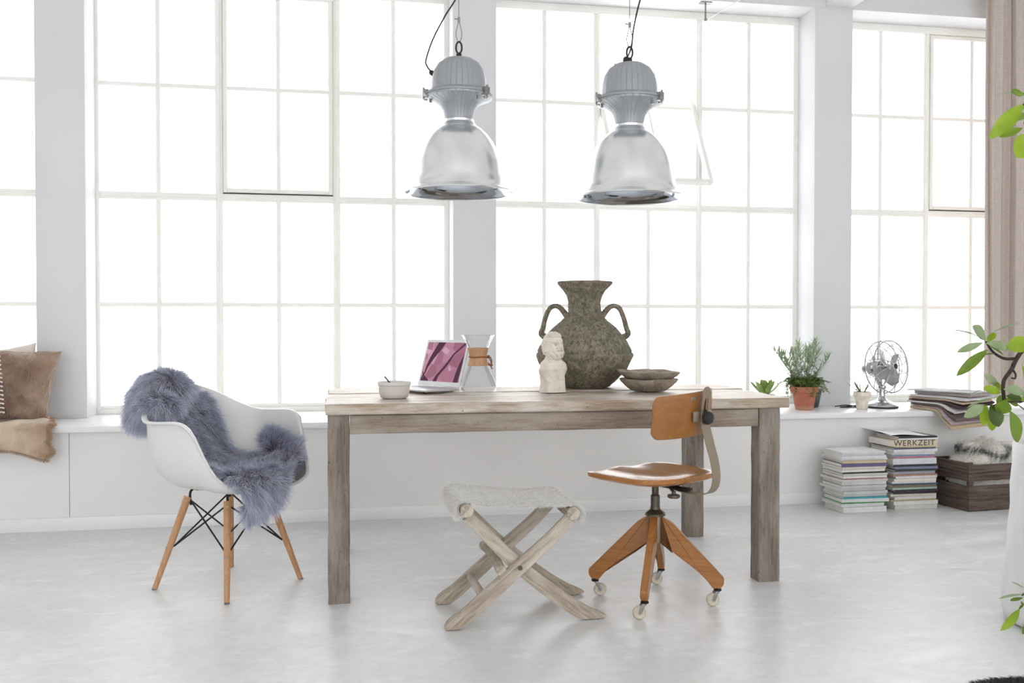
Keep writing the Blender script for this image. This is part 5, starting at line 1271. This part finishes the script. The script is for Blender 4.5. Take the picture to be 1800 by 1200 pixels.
BR_ = [[(1860,560,0),(1826,585,.0),(1800,612,.0),(1787,630,0),(1779,647,-.01),(1772,657,-.01),(1765,668,-.01),(1763,682,-.01),(1765,703,0),(1766,722,.01)],
       [(1787,630,0),(1766,630,.02),(1750,622,.03),(1741,613,.03),(1733,600,.03)],
       [(1780,650,0),(1785,657,-.02),(1784,665,-.03),(1778,664,-.03)],
       [(1765,703,0),(1748,712,-.02),(1735,710,-.03),(1731,711,-.03)],
       [(1766,706,0),(1785,706,.02),(1812,704,.03)],
       [(1860,190,0),(1825,184,0),(1798,184,0)],[(1860,230,0),(1822,222,0),(1800,216,0)],[(1860,160,.02),(1826,160,.02),(1800,164,.02)],
       [(1880,1010,-.02),(1835,1030,-.03),(1806,1040,-.04),(1796,1046,-.04)]]
RR = [[.0095,.007,.006],[.0058,.0035],[.004,.0028],[.003,.002],[.0035,.0025],[.005,.003],[.004,.003],[.004,.003],[.005,.003]]
for b, rr in zip(BR_, RR): tube(bm, catmull([P3(*p) for p in b], 5), rr, 9)
for p in ((1771,658),(1777,650),(1764,676),(1781,643),(1769,664)):
    c_ = P3(p[0], p[1], -.01); tube(bm, [c_, c_+Vector((random.uniform(-.012,.012), -.006, random.uniform(.002,.01)))], [.005,.003], 6)
for z, x2 in ((1.15,1860),): pass
tube(bm, catmull([trunk[16], P3(1875, 575), P3(1860,560)], 5), [.010,.009], 9)
tube(bm, catmull([trunk[28], P3(1880,200), P3(1860,190)], 5), [.008,.005], 9); tube(bm, catmull([trunk[28], P3(1880,240), P3(1860,230)], 5), [.006,.004], 8); tube(bm, catmull([trunk[32], P3(1880,175), P3(1860,160,.02)], 5), [.006,.005], 8)
tube(bm, catmull([Vector((-.06,-.05,.60)), P3(1900,960,-.02), P3(1880,1010,-.02)], 5), [.008,.005], 8)
obj('trunk', bm, MT['bark'], PT)
# kinds: 0 lime, 1 mid green, 2 grey green, 3 dark
MT['l0'] = leafmat('lime_leaf', (112,148,24), (140,168,44), 14, .35, .4); MT['l1'] = leafmat('green_leaf', (80,112,30), (106,138,46), 14, .25, .35)
MT['l2'] = leafmat('grey_green_leaf', (128,150,112), (150,168,134), 14, .15, .3); MT['l3'] = leafmat('deep_green_leaf', (44,64,18), (58,80,26), 14, .1, .35)
LV = [((1800,162),(1752,166),7,2,.02,.3,0),((1801,166),(1777,161),17,1,0,.1,0),((1798,184),(1742,241),27,0,-.02,.15,.35),((1810,198),(1785,211),13,1,0,.2,0),((1798,225),(1757,241),15,1,0,.2,.1),((1812,236),(1786,276),40,0,-.02,.1,.2),
 ((1812,170),(1793,196),10,2,.03,.2,0),
 ((1732,599),(1674,580),9,2,.03,.3,.25),((1733,598),(1709,573),26,2,.05,.2,.1),((1737,601),(1747,584),18,0,.02,.1,0),((1743,585),(1794,568),6,2,.05,.2,.15),((1728,602),(1682,619),13,2,.02,.2,.1),((1736,614),(1683,659),18,1,0,.25,.30),
 ((1750,621),(1724,624),7,1,.02,.2,0),((1733,603),(1773,613),18,2,0,.25,.15),((1737,606),(1764,624),12,1,.03,.2,0),((1816,598),(1771,612),30,0,-.02,.1,.1),
 ((1757,680),(1730,659),20,2,.03,.2,0),((1760,690),(1728,682),17,0,.0,.15,.1),((1763,682),(1748,676),16,0,.03,.1,0),((1764,684),(1800,690),20,2,-.02,.25,.2),((1768,696),(1798,704),18,3,.02,.2,.1),((1766,692),(1755,716),18,1,.03,.1,0),
 ((1753,698),(1700,716),7,2,.0,.3,.2),((1730,711),(1695,733),18,2,-.02,.25,.2),((1733,711),(1727,747),19,0,-.01,.1,.15),((1741,710),(1756,750),29,3,-.04,.1,.1),((1742,722),(1744,757),21,0,.01,.1,.05),((1768,702),(1757,727),31,1,-.06,.15,.1),
 ((1775,722),(1790,777),36,1,-.05,.12,.1),((1762,728),(1764,740),14,0,.0,.1,0),((1782,706),(1812,730),8,3,.0,.2,0),((1796,640),(1812,700),18,0,.03,.2,0),((1766,700),(1790,712),14,1,.02,.2,0),
 ((1730,684),(1705,694),3,2,.02,.2,.2),((1795,704),(1822,690),20,0,.02,.2,0),
 ((1800,1044),(1756,1052),7,2,-.05,.3,.1),((1798,1050),(1776,1056),9,1,-.04,.2,0),((1792,1070),(1760,1107),15,0,-.05,.2,.3),((1802,1034),(1778,1022),5,2,-.04,.2,0),((1806,1092),(1800,1124),16,1,-.05,.2,0),((1800,1060),(1791,1071),4,1,-.04,.2,0),((1812,1050),(1796,1062),12,1,-.02,.2,0)]
bl = BM(); r = random.Random(3)
for i, (b, tp, wpx, kind, dy, fold, curl) in enumerate(LV):
    a = P3(b[0], b[1], dy); e = P3(tp[0], tp[1], dy+r.uniform(-.035,.02)); L = (e-a).length; w = wpx/1638.5*3.35
    dirv = (e-a).normalized(); up = Vector((r.uniform(-.2,.2), -.9, .45)) if wpx > 12 else Vector((0,-.35,1))
    # bow upward so that base and tip stay put
    s = dirv.cross(up).normalized(); nn = s.cross(dirv).normalized()
    d2 = (dirv*L+nn*curl*L).normalized()
    leaf(bl, a, d2, up, L*(1+.10*curl), w, curl, fold, 12, mi=kind, shape=lambda t: max(.05, (sin(pi*min(1, t**1.15*.97))**.75)))
obj('foliage', bl, [MT['l0'], MT['l1'], MT['l2'], MT['l3']], PT, angle=180)
